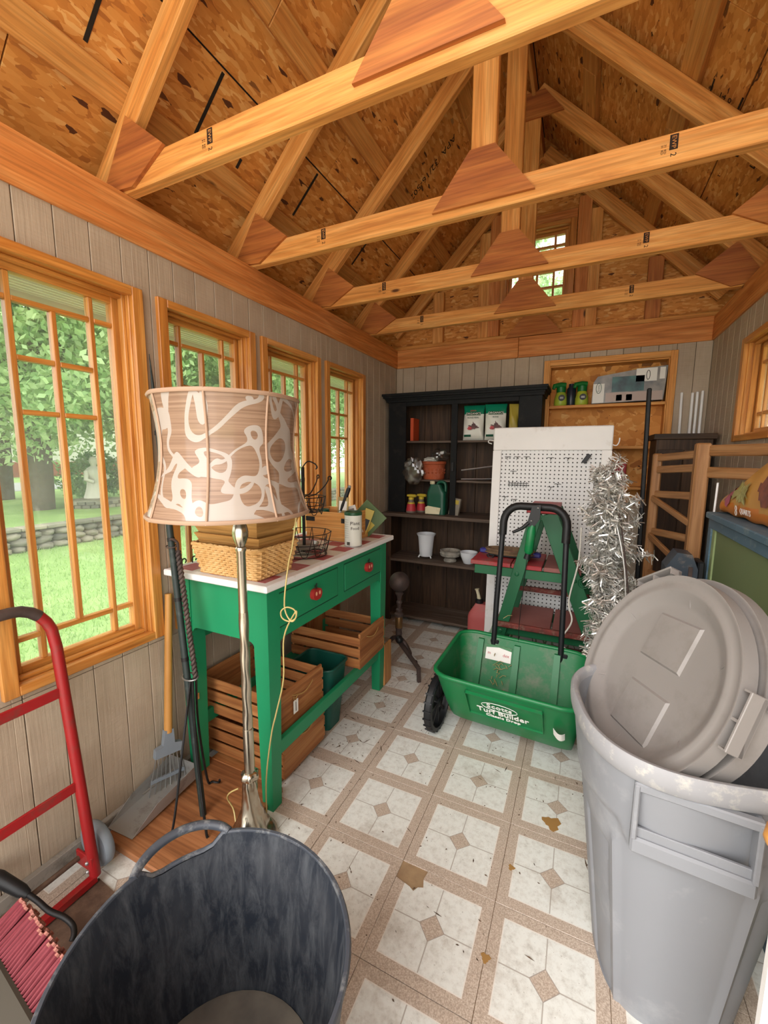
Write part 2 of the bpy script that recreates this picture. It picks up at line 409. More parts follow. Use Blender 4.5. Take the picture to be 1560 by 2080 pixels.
def cbox(h, ch):
    hx, hy, hz = h
    if ch <= 0:
        vs_ = [(x, y, z) for x in (-hx, hx) for y in (-hy, hy) for z in (-hz, hz)]
        return vs_, [(0, 1, 3, 2), (4, 6, 7, 5), (0, 4, 5, 1), (2, 3, 7, 6), (0, 2, 6, 4), (1, 5, 7, 3)]
    ch = min(ch, hx*.45, hy*.45, hz*.45); vs_ = []; idx = {}
    for a in (-1, 1):
        for b in (-1, 1):
            for c in (-1, 1):
                for k, p in enumerate(((a*hx, b*(hy-ch), c*(hz-ch)), (a*(hx-ch), b*hy, c*(hz-ch)), (a*(hx-ch), b*(hy-ch), c*hz))):
                    idx[(a, b, c, k)] = len(vs_); vs_.append(p)
    fs = []
    def q(ids, nrm):
        P = [V(vs_[i]) for i in ids]; nn = (P[1]-P[0]).cross(P[2]-P[1])
        fs.append(tuple(ids) if nn.dot(V(nrm)) > 0 else tuple(reversed(ids)))
    sg = (-1, 1)
    for a in sg:
        q([idx[(a, b, c, 0)] for b, c in ((-1, -1), (1, -1), (1, 1), (-1, 1))], (a, 0, 0))
        q([idx[(b, a, c, 1)] for b, c in ((-1, -1), (1, -1), (1, 1), (-1, 1))], (0, a, 0))
        q([idx[(b, c, a, 2)] for b, c in ((-1, -1), (1, -1), (1, 1), (-1, 1))], (0, 0, a))
        for b in sg:
            q([idx[(a, b, -1, 0)], idx[(a, b, 1, 0)], idx[(a, b, 1, 1)], idx[(a, b, -1, 1)]], (a, b, 0))
            q([idx[(a, -1, b, 0)], idx[(a, 1, b, 0)], idx[(a, 1, b, 2)], idx[(a, -1, b, 2)]], (a, 0, b))
            q([idx[(-1, a, b, 1)], idx[(1, a, b, 1)], idx[(1, a, b, 2)], idx[(-1, a, b, 2)]], (0, a, b))
            for c in sg: q([idx[(a, b, c, k)] for k in range(3)], (a, b, c))
    return vs_, fs

def mk_mesh(name, vs_, fs, mats, mi=None, smooth=None):
    me = bpy.data.meshes.new(name); me.from_pydata([tuple(p) for p in vs_], [], fs)
    for k in (mats if isinstance(mats, (list, tuple)) else [mats]): me.materials.append(M[k])
    if mi and any(mi): me.polygons.foreach_set('material_index', mi)
    if smooth is not None:
        me.polygons.foreach_set('use_smooth', [True]*len(me.polygons)); me.set_sharp_from_angle(angle=radians(smooth))
    me.update(); return me
def put(o, wm, parent):
    COL.objects.link(o); W[o] = wm
    if parent is not None: o.parent = parent; o.matrix_basis = W[parent].inverted() @ wm
    else: o.matrix_basis = wm
    return o
def ob(name, b, mats, parent=None, frame=None, smooth=None, base=False, keep=False, fix=True):
    """one mesh object; b's vertices are in the frame object's space (world when None)"""
    lo = V((min(p[i] for p in b.v) for i in range(3))); hi = V((max(p[i] for p in b.v) for i in range(3)))
    c = V((0, 0, 0)) if keep else (lo+hi)/2
    if base: c.z = lo.z
    me = mk_mesh(name, [p-c for p in b.v], b.f, mats, b.mi, smooth)
    return put(bpy.data.objects.new(name, me), world_of(frame) @ Mx.Translation(c), parent)
def tag(o, label, cat, group=None):
    o['label'] = label; o['category'] = cat
    if group: o['group'] = group
    return o
def thing(name, label, cat, loc=(0, 0, 0), rotz=0, group=None, mat=None):
    o = bpy.data.objects.new(name, None); o.empty_display_size = .05
    put(o, mat if mat is not None else Mx.Translation(loc) @ Mx.Rotation(rotz, 4, 'Z'), None); return tag(o, label, cat, group)
def struct(o): o['kind'] = 'structure'; return o
CACHE = {}
def beam(name, p0, p1, wd, ht, mat, parent=None, frame=None, up=(0, 0, 1), ch=.003):
    """board from p0 to p1; wd across, ht along 'up'; grain runs along local X"""
    p0, p1 = V(p0), V(p1); x = (p1-p0); L = x.length; x.normalize(); up = V(up)
    y = up.cross(x); y = y.normalized() if y.length > 1e-4 else V((0, 1, 0)).cross(x).normalized(); z = x.cross(y)
    mm = Mx((x, y, z)).transposed().to_4x4(); mm.translation = (p0+p1)/2
    key = (round(L, 4), round(wd, 4), round(ht, 4), mat, round(ch, 4))
    if key not in CACHE:
        vs_, fs = cbox((L/2, wd/2, ht/2), ch); CACHE[key] = mk_mesh(name, vs_, fs, mat)
    return put(bpy.data.objects.new(name, CACHE[key]), world_of(frame) @ mm, parent)
def abox(name, lo, hi, mat, parent=None, frame=None, ch=.002):
    """axis-aligned board with the grain along its longest side"""
    lo, hi = V((min(a, b) for a, b in zip(lo, hi))), V((max(a, b) for a, b in zip(lo, hi)))
    d = hi-lo; c = (lo+hi)/2; k = max(range(3), key=lambda i: d[i])
    e = V((0, 0, 0)); e[k] = d[k]/2
    if k == 2: return beam(name, c-e, c+e, d[1], d[0], mat, parent, frame, up=(1, 0, 0), ch=ch)
    return beam(name, c-e, c+e, d[1] if k == 0 else d[0], d[2], mat, parent, frame, ch=ch)
def arc(c, r, a0, a1, n, u=V((1, 0, 0)), v=V((0, 0, 1))):
    c = V(c); return [c+V(u)*r*cos(a0+(a1-a0)*i/n)+V(v)*r*sin(a0+(a1-a0)*i/n) for i in range(n+1)]
def smooth_path(pts, k=6):
    pts = [V(p) for p in pts]; out = []
    for i in range(len(pts)-1):
        p0, p1, p2, p3 = pts[max(i-1, 0)], pts[i], pts[i+1], pts[min(i+2, len(pts)-1)]
        for j in range(k):
            t = j/k; out.append(.5*((2*p1)+(p2-p0)*t+(2*p0-5*p1+4*p2-p3)*t*t+(3*p1-p0-3*p2+p3)*t**3))
    return out+[pts[-1]]
def text(name, s, size, mat, parent, m, frame=None, ext=.0004, align='CENTER', shear=0, sx=1.0, bold=0):
    cu = bpy.data.curves.new('t', 'FONT'); cu.body = s; cu.size = size; cu.extrude = ext; cu.align_x = align; cu.align_y = 'CENTER'
    cu.shear = shear; cu.resolution_u = 2; cu.offset = bold
    to = bpy.data.objects.new('t', cu); COL.objects.link(to)
    bpy.context.view_layer.update()
    me = bpy.data.meshes.new_from_object(to.evaluated_get(bpy.context.evaluated_depsgraph_get())); me.name = name
    bpy.data.objects.remove(to); me.materials.clear(); me.materials.append(M[mat])
    for vtx in me.vertices: vtx.co.x *= sx
    return put(bpy.data.objects.new(name, me), world_of(frame) @ m, parent)
def frame3(o, x, z):
    """matrix with origin o, local X along x and local Z as close to z as possible"""
    x = V(x).normalized(); z = V(z); y = z.cross(x).normalized(); z = x.cross(y)
    mm = Mx((x, y, z)).transposed().to_4x4(); mm.translation = V(o); return mm
# ------------------------------------------------------------------ the shed: floor, walls, windows, roof
XL, XR, YB, YF = -1.48, .70, 3.365, -.15
XC = (XL+XR)/2
b = B().box((XL-.12, YF-.35, -.12), (XR+.12, YB+.12, -.004))
floor = struct(ob('floor', b, 'soil'))
OX, OY = -.3106, 1.605
tile_me = mk_mesh('tile', *cbox((TS/2-.0007, TS/2-.0007, .002), .0008), 'tile')
bk = []  # broken tile: one corner gone
for a in range(-4, 4):
    for c in range(-6, 7):
        x, y = OX+a*TS, OY+c*TS
        x0, x1, y0, y1 = max(x-TS/2, XL), min(x+TS/2, XR), max(y-TS/2, YF-.3), min(y+TS/2, YB)
        if x1-x0 < .02 or y1-y0 < .02: continue
        broken = (a, c) == (0, -2)
        full = (x1-x0) > TS-.001 and (y1-y0) > TS-.001
        if full and not broken:
            put(bpy.data.objects.new('tile', tile_me), Mx.Translation((x, y, -.002+random.uniform(-.0003, .0003))), floor); continue
        g = .0007
        if broken:
            hs = TS/2-g
            poly = [(hs, -hs), (hs, hs), (-hs+.088, hs), (-hs+.083, hs-.03), (-hs+.091, hs-.055), (-hs+.075, hs-.062), (-hs+.066, hs-.078),
                    (-hs+.05, hs-.07), (-hs+.03, hs-.066), (-hs, hs-.06), (-hs, -hs)]
        else: poly = [(x0-x+g, y0-y+g), (x1-x-g, y0-y+g), (x1-x-g, y1-y-g), (x0-x+g, y1-y-g)]
        b = B().prism([(px, py, -.002) for px, py in poly], (0, 0, .004))
        me = mk_mesh('tile', b.v, b.f, 'tile'); put(bpy.data.objects.new('tile', me), Mx.Translation((x, y, -.002)), floor)

def wall(name, P, u0, u1, z0, z1, opens, width, zbreaks=(), off=0, zt=None, backmat='siding_back', ext=0):
    """P(u, z, d) -> world, d outward. Backing slab with openings, and each siding board its own piece."""
    def cells(us, zs):
        for i in range(len(us)-1):
            zz = z0_ = None
            for j in range(len(zs)-1):
                um, zm = (us[i]+us[i+1])/2, (zs[j]+zs[j+1])/2
                hit = any(o[0] < um < o[1] and o[2] < zm < o[3] for o in opens)
                yield i, j, hit
    us = sorted({u0-ext, u1+ext, *[max(u0, min(u1, v)) for o in opens for v in o[:2]]}); zs = sorted({z0, z1, *[max(z0, min(z1, v)) for o in opens for v in o[2:]]})
    b = B()
    for i, j, hit in cells(us, zs):
        if not hit:
            p, q = P(us[i], zs[j], .012), P(us[i+1], zs[j+1], .10)
            b.box([min(a, c) for a, c in zip(p, q)], [max(a, c) for a, c in zip(p, q)])
    w_ = struct(ob(name, b, backmat))
    n = int((u1-u0-off)/width)+2
    eds = [u0]+[u0+off+width*k for k in range(0 if off else 1, n) if u0+.02 < u0+off+width*k < u1-.02]+[u1]
    for k in range(len(eds)-1):
        a, c = eds[k], eds[k+1]
        ub = sorted({a, c, *[v for o in opens for v in o[:2] if a < v < c]})
        for i in range(len(ub)-1):
            if ub[i+1]-ub[i] < .004: continue
            um = (ub[i]+ub[i+1])/2
            zb = sorted({z0, z1, *zbreaks, *[v for o in opens if o[0] < um < o[1] for v in o[2:] if z0 < v < z1]})
            for j in range(len(zb)-1):
                zm = (zb[j]+zb[j+1])/2
                if any(o[0] < um < o[1] and o[2] < zm < o[3] for o in opens): continue
                gl = .0013 if ub[i] == a else 0; gr = .0013 if ub[i+1] == c else 0
                p, q = P(ub[i]+gl, zb[j]+.001, 0), P(ub[i+1]-gr, zb[j+1]-.001, .0125)
                bb = B().box([min(s, t) for s, t in zip(p, q)], [max(s, t) for s, t in zip(p, q)], .0015)
                ob('siding_board', bb, 'siding', w_)
    return w_
PL = lambda u, z, d: (XL-d, u, z)
PR = lambda u, z, d: (XR+d, u, z)
PB = lambda u, z, d: (u, YB+d, z)
WC = [.80, 1.375, 1.936, 2.512]
opsL = [(c-.236, c+.236, .652, 1.918) for c in WC]
wl = wall('wall_left', PL, YF, YB, 0, 2.12, opsL, .1016, (.615,), .03)
wr = wall('wall_right', PR, YF, YB, 0, 2.12, [(2.475-.236, 2.475+.236, 1.455, 1.918)], .1016, (), .05)
wb = wall('wall_back', PB, XL, XR, 0, 2.12, [(-.262, .485, 1.02, 2.012)], .1016, (), .06, ext=.11)
# mould-stained sill board along the foot of the left wall
struct(abox('baseboard_left', (XL+.001, YF, 0), (XL+.022, YB, .05), 'sill'))

def window(idx, P, uc, z0, z1, rows, dep=.05, mid=True, cw=.04, hw=.258):
    """casing, jamb, sash, muntins and panes. rows: z of the inner horizontal bars of the middle columns"""
    e = bpy.data.objects.new('window_%d' % idx, None); put(e, Mx.Translation(P(uc, z0, 0)), None); struct(e)
    def bx(nm, ua, ub, za, zb, da, db, mat='casing', ch=.002, par=e):
        return abox(nm, P(uc+ua, za, da), P(uc+ub, zb, db), mat, par, ch=ch)
    iw = hw-cw
    bx('casing', -hw, -iw, z0, z1, -.016, .004); bx('casing', iw, hw, z0, z1, -.016, .004)
    bx('casing', -iw, iw, z1-cw*.75, z1, -.016, .004); bx('casing', -iw, iw, z0, z0+cw*.75, -.016, .004)
    a, c = z0+cw*.62, z1-cw*.62
    for s in (-1, 1): bx('jamb', s*(iw+.018), s*(iw-.004), a, c, .004, .11)
    bx('jamb', -iw, iw, c-.004, c+.018, .004, .11); bx('jamb', -iw, iw, a-.018, a+.004, .004, .11)
    for s in (-1, 1): bx('stop', s*(iw-.004), s*(iw-.016), a, c, .022, .046)
    bx('stop', -iw+.016, iw-.016, c-.016, c-.004, .022, .046); bx('stop', -iw+.016, iw-.016, a+.004, a+.016, .022, .046)
    sw, gw = iw-.005, iw-.036
    g0, g1 = a+.036, c-.036
    for s in (-1, 1): bx('sash_stile', s*sw, s*gw, a+.005, c-.005, dep, dep+.034)
    bx('sash_rail', -gw, gw, g1, c-.005, dep, dep+.034); bx('sash_rail', -gw, gw, a+.005, g0, dep, dep+.034)
    mw, d0, d1 = .0075, dep+.004, dep+.030
    mu = .115; zt, zb = g1-.073, g0+.082
    if z1-z0 < .8: zt, zb = g1-.07, g0+.07
    for u in (-mu, mu): bx('muntin', u-mw, u+mw, g0, g1, d0, d1)
    for z in (zt, zb):
        bx('muntin', -gw, -mu-mw, z-mw, z+mw, d0, d1); bx('muntin', -mu+mw, mu-mw, z-mw, z+mw, d0, d1); bx('muntin', mu+mw, gw, z-mw, z+mw, d0, d1)
    zc = zb
    bx('muntin', -mw, mw, zb+mw, zt-mw, d0, d1)
    for z in rows:
        bx('muntin', -mu+mw, -mw, z-mw, z+mw, d0, d1); bx('muntin', mw, mu-mw, z-mw, z+mw, d0, d1)
    pd = dep+.017
    def pane(ua, ub, za, zb_): bx('pane', ua, ub, za, zb_, pd, pd+.004, 'glass', 0)
    for za, zb_ in ((zt+mw, g1), (g0, zb-mw)):
        pane(-gw, -mu-mw, za, zb_); pane(-mu+mw, mu-mw, za, zb_); pane(mu+mw, gw, za, zb_)
    pane(-gw, -mu-mw, zb+mw, zt-mw); pane(mu+mw, gw, zb+mw, zt-mw)
    zz = [zb]+sorted(rows)+[zt]
    for i in range(len(zz)-1):
        pane(-mu+mw, -mw, zz[i]+mw, zz[i+1]-mw); pane(mw, mu-mw, zz[i]+mw, zz[i+1]-mw)
    return e
for i, c in enumerate(WC): window(i+1, PL, c, .635, 1.935, (1.635, 1.475))
window(5, PR, 2.475, 1.435, 1.94, (), hw=.258)
# gable wall above the back plate
YG = YB+.07
PG = lambda u, z, d: (u, YB+.03+d, z)
window(6, PG, XC, 2.46, 3.0, (2.70,), hw=.255)

# plates round the wall tops
t1 = struct(beam('trim_1', (XL-.02, YF, 2.1615), (XL-.02, YB, 2.1615), .062, .147, 'plate'))
t2 = struct(beam('trim_2', (XR+.02, YF, 2.1615), (XR+.02, YB, 2.1615), .062, .147, 'plate'))
t3 = struct(beam('trim_3', (XL+.011, YB+.012, 2.1615), (-.487, YB+.012, 2.1615), .05, .147, 'plate', up=(0, 0, 1)))
t4 = struct(beam('trim_4', (-.485, YB+.012, 2.1615), (XR-.011, YB+.012, 2.1615), .05, .147, 'plate', up=(0, 0, 1)))

# roof: 45 degree slopes
r2 = sqrt(2)
def slope(s, y, k, side):
    """point on a roof plane: s metres down from the ridge, k = height of that plane at the ridge"""
    return V((XC+side*s/r2, y, k-s/r2))
KR = 3.83+XC  # underside of rafters at ridge
K_raf, K_pur, K_osb = KR, KR+.126, KR+.180
RY0, RY1 = YF-.3, YB+.25
b = B()
for sd_ in (-1, 1):
    n_ = V((sd_/r2, 0, 1/r2))
    q = [slope(-.03, RY0, K_osb, sd_), slope(2.14, RY0, K_osb, sd_), slope(2.14, RY1, K_osb, sd_), slope(-.03, RY1, K_osb, sd_)]
    q = [p+n_*.0125 for p in q]
    b.prism(q if sd_ > 0 else q[::-1], n_*.012)
ceil = struct(ob('ceiling', b, 'roofing'))
for sd_ in (-1, 1):
    n_ = V((sd_/r2, 0, 1/r2)); dn = V((sd_/r2, 0, -1/r2))
    for s0, s1, cuts in ((0.004, 1.236, (RY0, 1.96, RY1)), (1.242, 2.12, (RY0, .74, 3.18, RY1))):
        for i in range(len(cuts)-1):
            y0, y1 = cuts[i]+.002, cuts[i+1]-.002
            p0 = slope((s0+s1)/2, y0, K_osb, sd_)+n_*.006; p1 = slope((s0+s1)/2, y1, K_osb, sd_)+n_*.006
            beam('osb_panel', p0, p1, s1-s0, .011, 'osb', ceil, up=n_, ch=.001)
    for s in (.44, .98, 1.515):
        ys = [RY0, 1.347, 2.566, RY1]
        for i in range(3):
            p0 = slope(s, ys[i]+.001, (K_pur+K_osb)/2, sd_); p1 = slope(s, ys[i+1]-.001, (K_pur+K_osb)/2, sd_)
            beam('purlin', p0, p1, .089, .037, 'purlin', ceil, up=n_)
    # nailing lines sprayed across the sheathing
    if sd_ < 0:
        for y, a_, c_ in ((.90, 1.26, 1.47), (1.297, 1.25, 1.47), (1.51, 1.43, 1.47), (.90, .55, .93), (2.51, 1.25, 1.47), (1.9, 1.25, 1.47)):
            beam('paint_line', slope(a_, y, K_osb-.0012, -1), slope(c_, y, K_osb-.0012, -1), .013, .001, 'label_black', ceil, up=n_, ch=0)
# ridge board
beam('ridge_board', (XC, RY0, K_osb-.12), (XC, RY1, K_osb-.12), .02, .10, 'purlin', ceil)
# stamps on the sheathing
def stamp(s, sz, sl, y, sd_, flip=1):
    n_ = V((sd_/r2, 0, 1/r2)); o = slope(sl, y, K_osb-.0008, sd_)
    dn = V((sd_/r2, 0, -1/r2))
    text('stamp', s, sz, 'ink', ceil, frame3(o, dn*flip, -n_), ext=.0003)
stamp('APA  32/16-5024', .06, .78, 2.62, -1)
stamp('5  2', .09, 1.35, 2.5, 1, -1)
n_ = V((1/r2, 0, 1/r2))
for k_, s_ in enumerate(('14 0', '17 15', '21', '27', '17 8')): text('stamp', s_, .035, 'ink', ceil, frame3(slope(1.16, 2.30+k_*.055, K_osb-.0008, 1), V((1/r2, 0, -1/r2)), -n_), ext=.0003)
beam('paint_line', slope(1.23, 2.25, K_osb-.0012, 1), slope(1.23, 2.62, K_osb-.0012, 1), .008, .001, 'ink', ceil, up=n_, ch=0)
beam('paint_line', slope(1.09, 2.25, K_osb-.0012, 1), slope(1.09, 2.62, K_osb-.0012, 1), .006, .001, 'ink', ceil, up=n_, ch=0)

# soffit and fascia under the left eave, seen through the windows
so = ob('trim_5', B().box((-1.86, RY0, 1.93), (XL-.115, RY1, 1.94), 0), 'soffit'); struct(so)
for k in range(9):
    x = -1.85+k*.028
    ob('soffit_rib', B().box((x, RY0, 1.924), (x+.006, RY1, 1.9305)), 'soffit', so)
struct(ob('trim_6', B().box((-1.885, RY0, 1.90), (-1.861, RY1, 2.13)), 'soffit'))
struct(ob('trim_7', B().box((1.08, RY0, 1.90), (1.104, RY1, 2.13)), 'soffit'))
struct(ob('trim_8', B().box((XR+.115, RY0, 1.93), (1.08, RY1, 1.94)), 'soffit'))

# trusses at 24 inch centres
def truss(y, label, txt):
    t = thing('roof_truss', label, 'truss', (XC, y, 2.235), group='wooden roof trusses')
    beam('bottom_chord', (XL-.05, y, 2.2795), (XR+.05, y, 2.2795), .038, .089, 'pine', t)
    for sd_ in (-1, 1):
        n_ = V((sd_/r2, 0, 1/r2))
        k = (K_raf+K_pur)/2
        beam('rafter', slope(.03, y, k, sd_), slope(2.02, y, k, sd_), .038, .089, 'pine', t, up=n_)
    beam('king_post', (XC, y, 2.325), (XC, y, KR-.01), .038, .089, 'pine', t, up=(1, 0, 0))
    yf = y-.0195
    def gus(poly, nm='gusset'):
        p = [(x, yf, z) for x, z in poly]
        c = V((sum(q[0] for q in poly)/len(poly), yf, sum(q[1] for q in poly)/len(poly)))
        bb = B().prism([(V(q)-c) for q in p], (0, -.012, 0)); 
        me = mk_mesh('gusset', bb.v, bb.f, 'ply'); put(bpy.data.objects.new('gusset', me), Mx.Translation(c), t)
    h = [(-1.57, 2.25), (-1.42, 2.238), (-1.26, 2.325), (-1.43, 2.455)]
    gus(h); gus([(2*XC-x, z) for x, z in reversed(h)])
    gus([(XC-.185, 2.262), (XC+.185, 2.262), (XC+.045, 2.44), (XC-.045, 2.44)])
    gus([(XC-.17, KR-.11), (XC+.17, KR-.11), (XC+.06, KR+.03), (XC-.06, KR+.03)])
    for xx in (-1.07, .19):
        ob('stamp_box', B().box((xx-.011, y-.0197, 2.276), (xx+.011, y-.0190, 2.318)), 'ink', t)
        text('grade_stamp', 'EWP', .016, 'purlin', t, frame3((xx, y-.0199, 2.297), (0, 0, -1), (0, -1, 0)), ext=.0002, sx=1.1)
        text('grade_stamp', '2', .022, 'ink', t, frame3((xx, y-.0195, 2.262), (0, 0, -1), (0, -1, 0)), ext=.0002)
        for dx in (-.022, -.03): text('grade_stamp', '31  KD', .009, 'ink', t, frame3((xx+dx, y-.0195, 2.282), (0, 0, -1), (0, -1, 0)), ext=.0002)
    return t
for y, l in ((1.043, 'nearest wooden roof truss, its bottom chord crossing the top of the photo'),
             (1.652, 'second roof truss with triangular plywood gusset under a wide king post'),
             (2.262, 'third roof truss, in front of the small gable window'),
             (2.875, 'farthest roof truss with a stained bottom chord before the gable wall')):
    truss(y, l, 'EWPL 2')
# gable wall framing
gw_ = B()
gy = YB+.105
zr = K_osb
poly = [(XL-.35, gy, zr-(XC-(XL-.35))), (XR+.35, gy, zr-(XR+.35-XC)), (XC, gy, zr)]
# sheathing in pieces around the gable window
def clip(poly, f):
    out = []
    for i in range(len(poly)):
        p, q = poly[i], poly[(i+1) % len(poly)]; a, c = f(p), f(q)
        if a <= 0: out.append(p)
        if (a < 0) != (c < 0) and a != c:
            t = a/(a-c); out.append((p[0]+(q[0]-p[0])*t, p[1]+(q[1]-p[1])*t))
    return out
def gpanel(x0, x1, z0, z1, par):
    poly = [(x0, z0), (x1, z0), (x1, z1), (x0, z1)]
    for sd_ in (-1, 1): poly = clip(poly, lambda p: p[1]-(K_osb-sd_*(p[0]-XC)))
    if len(poly) < 3: return
    c = V(((x0+x1)/2, gy, (z0+z1)/2)); bb = B().prism([(p[0]-c.x, p[1]-c.z, 0) for p in poly], (0, 0, -.012))
    me = mk_mesh('osb_panel', bb.v, bb.f, 'osb')
    put(bpy.data.objects.new('osb_panel', me), Mx.Translation(c) @ Mx.Rotation(radians(90), 4, 'X'), par)
gab = struct(ob('wall_gable', B().box((XL-.1, YB+.035, 2.236), (XR+.1, YB+.12, 2.274), .002), 'pine'))
for x0, x1, z0, z1 in ((-1.85, XC-.235, 2.1, 3.7), (XC+.235, 1.08, 2.1, 3.7), (XC-.235, XC+.235, 2.1, 2.48), (XC-.235, XC+.235, 2.98, 3.7)):
    gpanel(x0, x1, z0, z1, gab)
for x in (-1.14, -.77, -.02, .36):
    top = KR-abs(x-XC)-.02
    beam('stud', (x, YB+.07, 2.275), (x, YB+.07, top), .038, .089, 'ply' if x > 0 else 'pine', gab, up=(1, 0, 0))
for x in (XC-.30, XC+.30):
    beam('stud', (x, YB+.07, 2.275), (x, YB+.07, KR-.3), .06, .085, 'plate', gab, up=(1, 0, 0))
beam('header', (XC-.255, YB+.08, 3.04), (XC+.255, YB+.08, 3.04), .07, .07, 'plate', gab)
for sd_ in (-1, 1):
    n_ = V((sd_/r2, 0, 1/r2)); k = (K_raf+K_pur)/2
    beam('rafter', slope(.03, YB+.055, k, sd_), slope(1.6, YB+.055, k, sd_), .038, .089, 'pine', gab, up=n_)
bb = B().prism([(XC-.2, YB+.02, 2.245), (XC+.2, YB+.02, 2.245), (XC+.04, YB+.02, 2.42), (XC-.04, YB+.02, 2.42)], (0, -.012, 0))
ob('gusset', bb, 'ply', gab)

# built-in niche with open shelves in the back wall
nb = bpy.data.objects.new('trim_9', None); put(nb, Mx.Translation((.11, YB, 1.02)), None); struct(nb)
abox('niche_back', (-.30, YB+.101, 1.0), (.52, YB+.112, 2.04), 'osb', nb)
for x0, x1 in ((-.296, -.256), (.478, .518)): abox('niche_frame', (x0, YB-.018, 1.0), (x1, YB+.002, 2.047), 'pine', nb)
abox('niche_frame', (-.256, YB-.018, 2.007), (.478, YB+.002, 2.047), 'pine', nb)
for x0, x1 in ((-.262, -.25), (.472, .484)): abox('niche_side', (x0, YB+.002, 1.02), (x1, YB+.10, 2.01), 'pine', nb)
abox('niche_top', (-.25, YB+.002, 1.998), (.472, YB+.10, 2.01), 'pine', nb)
for z in (1.725, 1.432, 1.15): abox('shelf', (-.25, YB-.012, z-.02), (.472, YB+.10, z), 'pine', nb)
# ------------------------------------------------------------------ green work table and what stands on it
DX0, DX1, DY0, DY1, DZ = -1.43, -.975, 1.10, 2.09, .905
desk = thing('work_table', 'green painted wooden work table with checkered top and two apple-knob drawers', 'table', ((DX0+DX1)/2, (DY0+DY1)/2, 0))
lw = .066
for x in (DX0, DX1-lw):
    for y in (DY0, DY1-lw):
        bb = B(); c = V((x+lw/2, y+lw/2, 0)); sx = 1 if x == DX0 else -1; sy = 1 if y == DY0 else -1
        k = lw/2; t = .008
        lo = [(-k+t, -k+t, 0), (k-t, -k+t, 0), (k-t, k-t, 0), (-k+t, k-t, 0)]; md = [(-k, -k, .62), (k, -k, .62), (k, k, .62), (-k, k, .62)]
        hi = [(a, b_, .879) for a, b_, _ in md]
        vs_ = [V(p)+c for p in lo+md+hi]
        bb.add(vs_, [(3, 2, 1, 0)]+[(i, (i+1) % 4, 4+(i+1) % 4, 4+i) for i in range(4)]+[(4+i, 4+(i+1) % 4, 8+(i+1) % 4, 8+i) for i in range(4)]+[(8, 9, 10, 11)])
        ob('leg', bb, 'green', desk)
def apron(u0, u1, z0, z1, P, th, nm='apron', r=.03):
    prof = [(u0, z1), (u1, z1), (u1, z0-r)]+[(u1-r+r*cos(a), z0-r+r*sin(a)) for a in (0.3, .8, 1.25, pi/2)]+[(u0+r-r*sin(a), z0-r+r*cos(a)) for a in (0, .35, .8, 1.27)]+[(u0, z0-r)]
    a = [P(u, z, 0) for u, z in prof]; d = V(P(0, 0, th))-V(P(0, 0, 0))
    ob(nm, B().prism(a, d), 'green', desk)
apron(DX0+lw, DX1-lw, .672, .879, lambda u, z, d: (u, DY0+.004+d, z), .02)
apron(DX0+lw, DX1-lw, .672, .879, lambda u, z, d: (u, DY1-.004-d, z), .02)
apron(DY0+lw, DY1-lw, .672, .879, lambda u, z, d: (DX1-.004-d, u, z), .02)
apron(DY0+lw, DY1-lw, .672, .879, lambda u, z, d: (DX0+.004+d, u, z), .02)
for x in (DX1-.034, DX0+.012): abox('stretcher', (x, DY0+lw-.002, .2), (x+.022, DY1-lw+.002, .257), 'green', desk)
abox('back_rail', (DX0+.03, DY0+lw-.002, .60), (DX0+.05, DY1-lw+.002, .64), 'green', desk)
top = ob('table_top', B().box((-1.462, 1.065, .88), (-.945, 2.13, .905), .004), 'white', desk)
cs = .0887
nx, ny = 5, 11
for i in range(nx):
    for j in range(ny):
        x = -1.462+.034+i*.0898; y = 1.065+.034+j*.0906
        ob('check', B().box((x, y, .9045), (x+.0896, y+.0904, .9058)), 'red_check' if (i+j) % 2 == 0 else 'cream_check', top)
for y0, y1 in ((1.16, 1.577), (1.634, 2.052)):
    xf = DX1-.004
    d = ob('drawer', B().box((xf-.012, y0+.003, .718), (xf+.003, y1-.003, .845), .002), 'green', desk)
    for lo, hi in (((xf-.006, y0, .845), (xf+.0012, y1, .849)), ((xf-.006, y0, .714), (xf+.0012, y1, .718)), ((xf-.006, y0, .714), (xf+.0012, y0+.003, .849)), ((xf-.006, y1-.003, .714), (xf+.0012, y1, .849))):
        ob('drawer_line', B().box(lo, hi), 'dgreen_line', d)
    yc = (y0+y1)/2+.02; zc = .782
    kn = []
    for i in range(24):
        a = 2*pi*i/24; r = .0285*(1-.18*max(0, sin(a))**6-.12*max(0, -sin(a))**8+.05*cos(2*a)); kn.append((xf+.003, yc+r*1.02*cos(a), zc+r*sin(a)))
    k = ob('apple_knob', B().prism(kn, (.02, 0, 0)), 'apple', d); k['label'] = 'red painted apple-shaped knob'
    ob('apple_stem', B().tube([(xf+.012, yc, zc+.02), (xf+.012, yc+.003, zc+.034), (xf+.012, yc+.007, zc+.042)], .0028, 6), 'black', d)
    ob('apple_leaf', B().prism([(xf+.01, yc-.012, zc+.034), (xf+.01, yc-.002, zc+.026), (xf+.01, yc-.004, zc+.038)], (.003, 0, 0)), 'bag_dgreen', d)
    for dy in (-.012, .012): ob('apple_blush', B().prism([(xf+.0225, yc+dy+.006*cos(a*pi/4), zc+.004+.009*sin(a*pi/4)) for a in range(8)], (.001, 0, 0)), 'apple_hi', d)
ob('wood_chip', B().box((DX0+lw+.001, DY0+.002, .36), (DX0+lw+.004, DY0+.016, .385)), 'scrap_wood', desk)

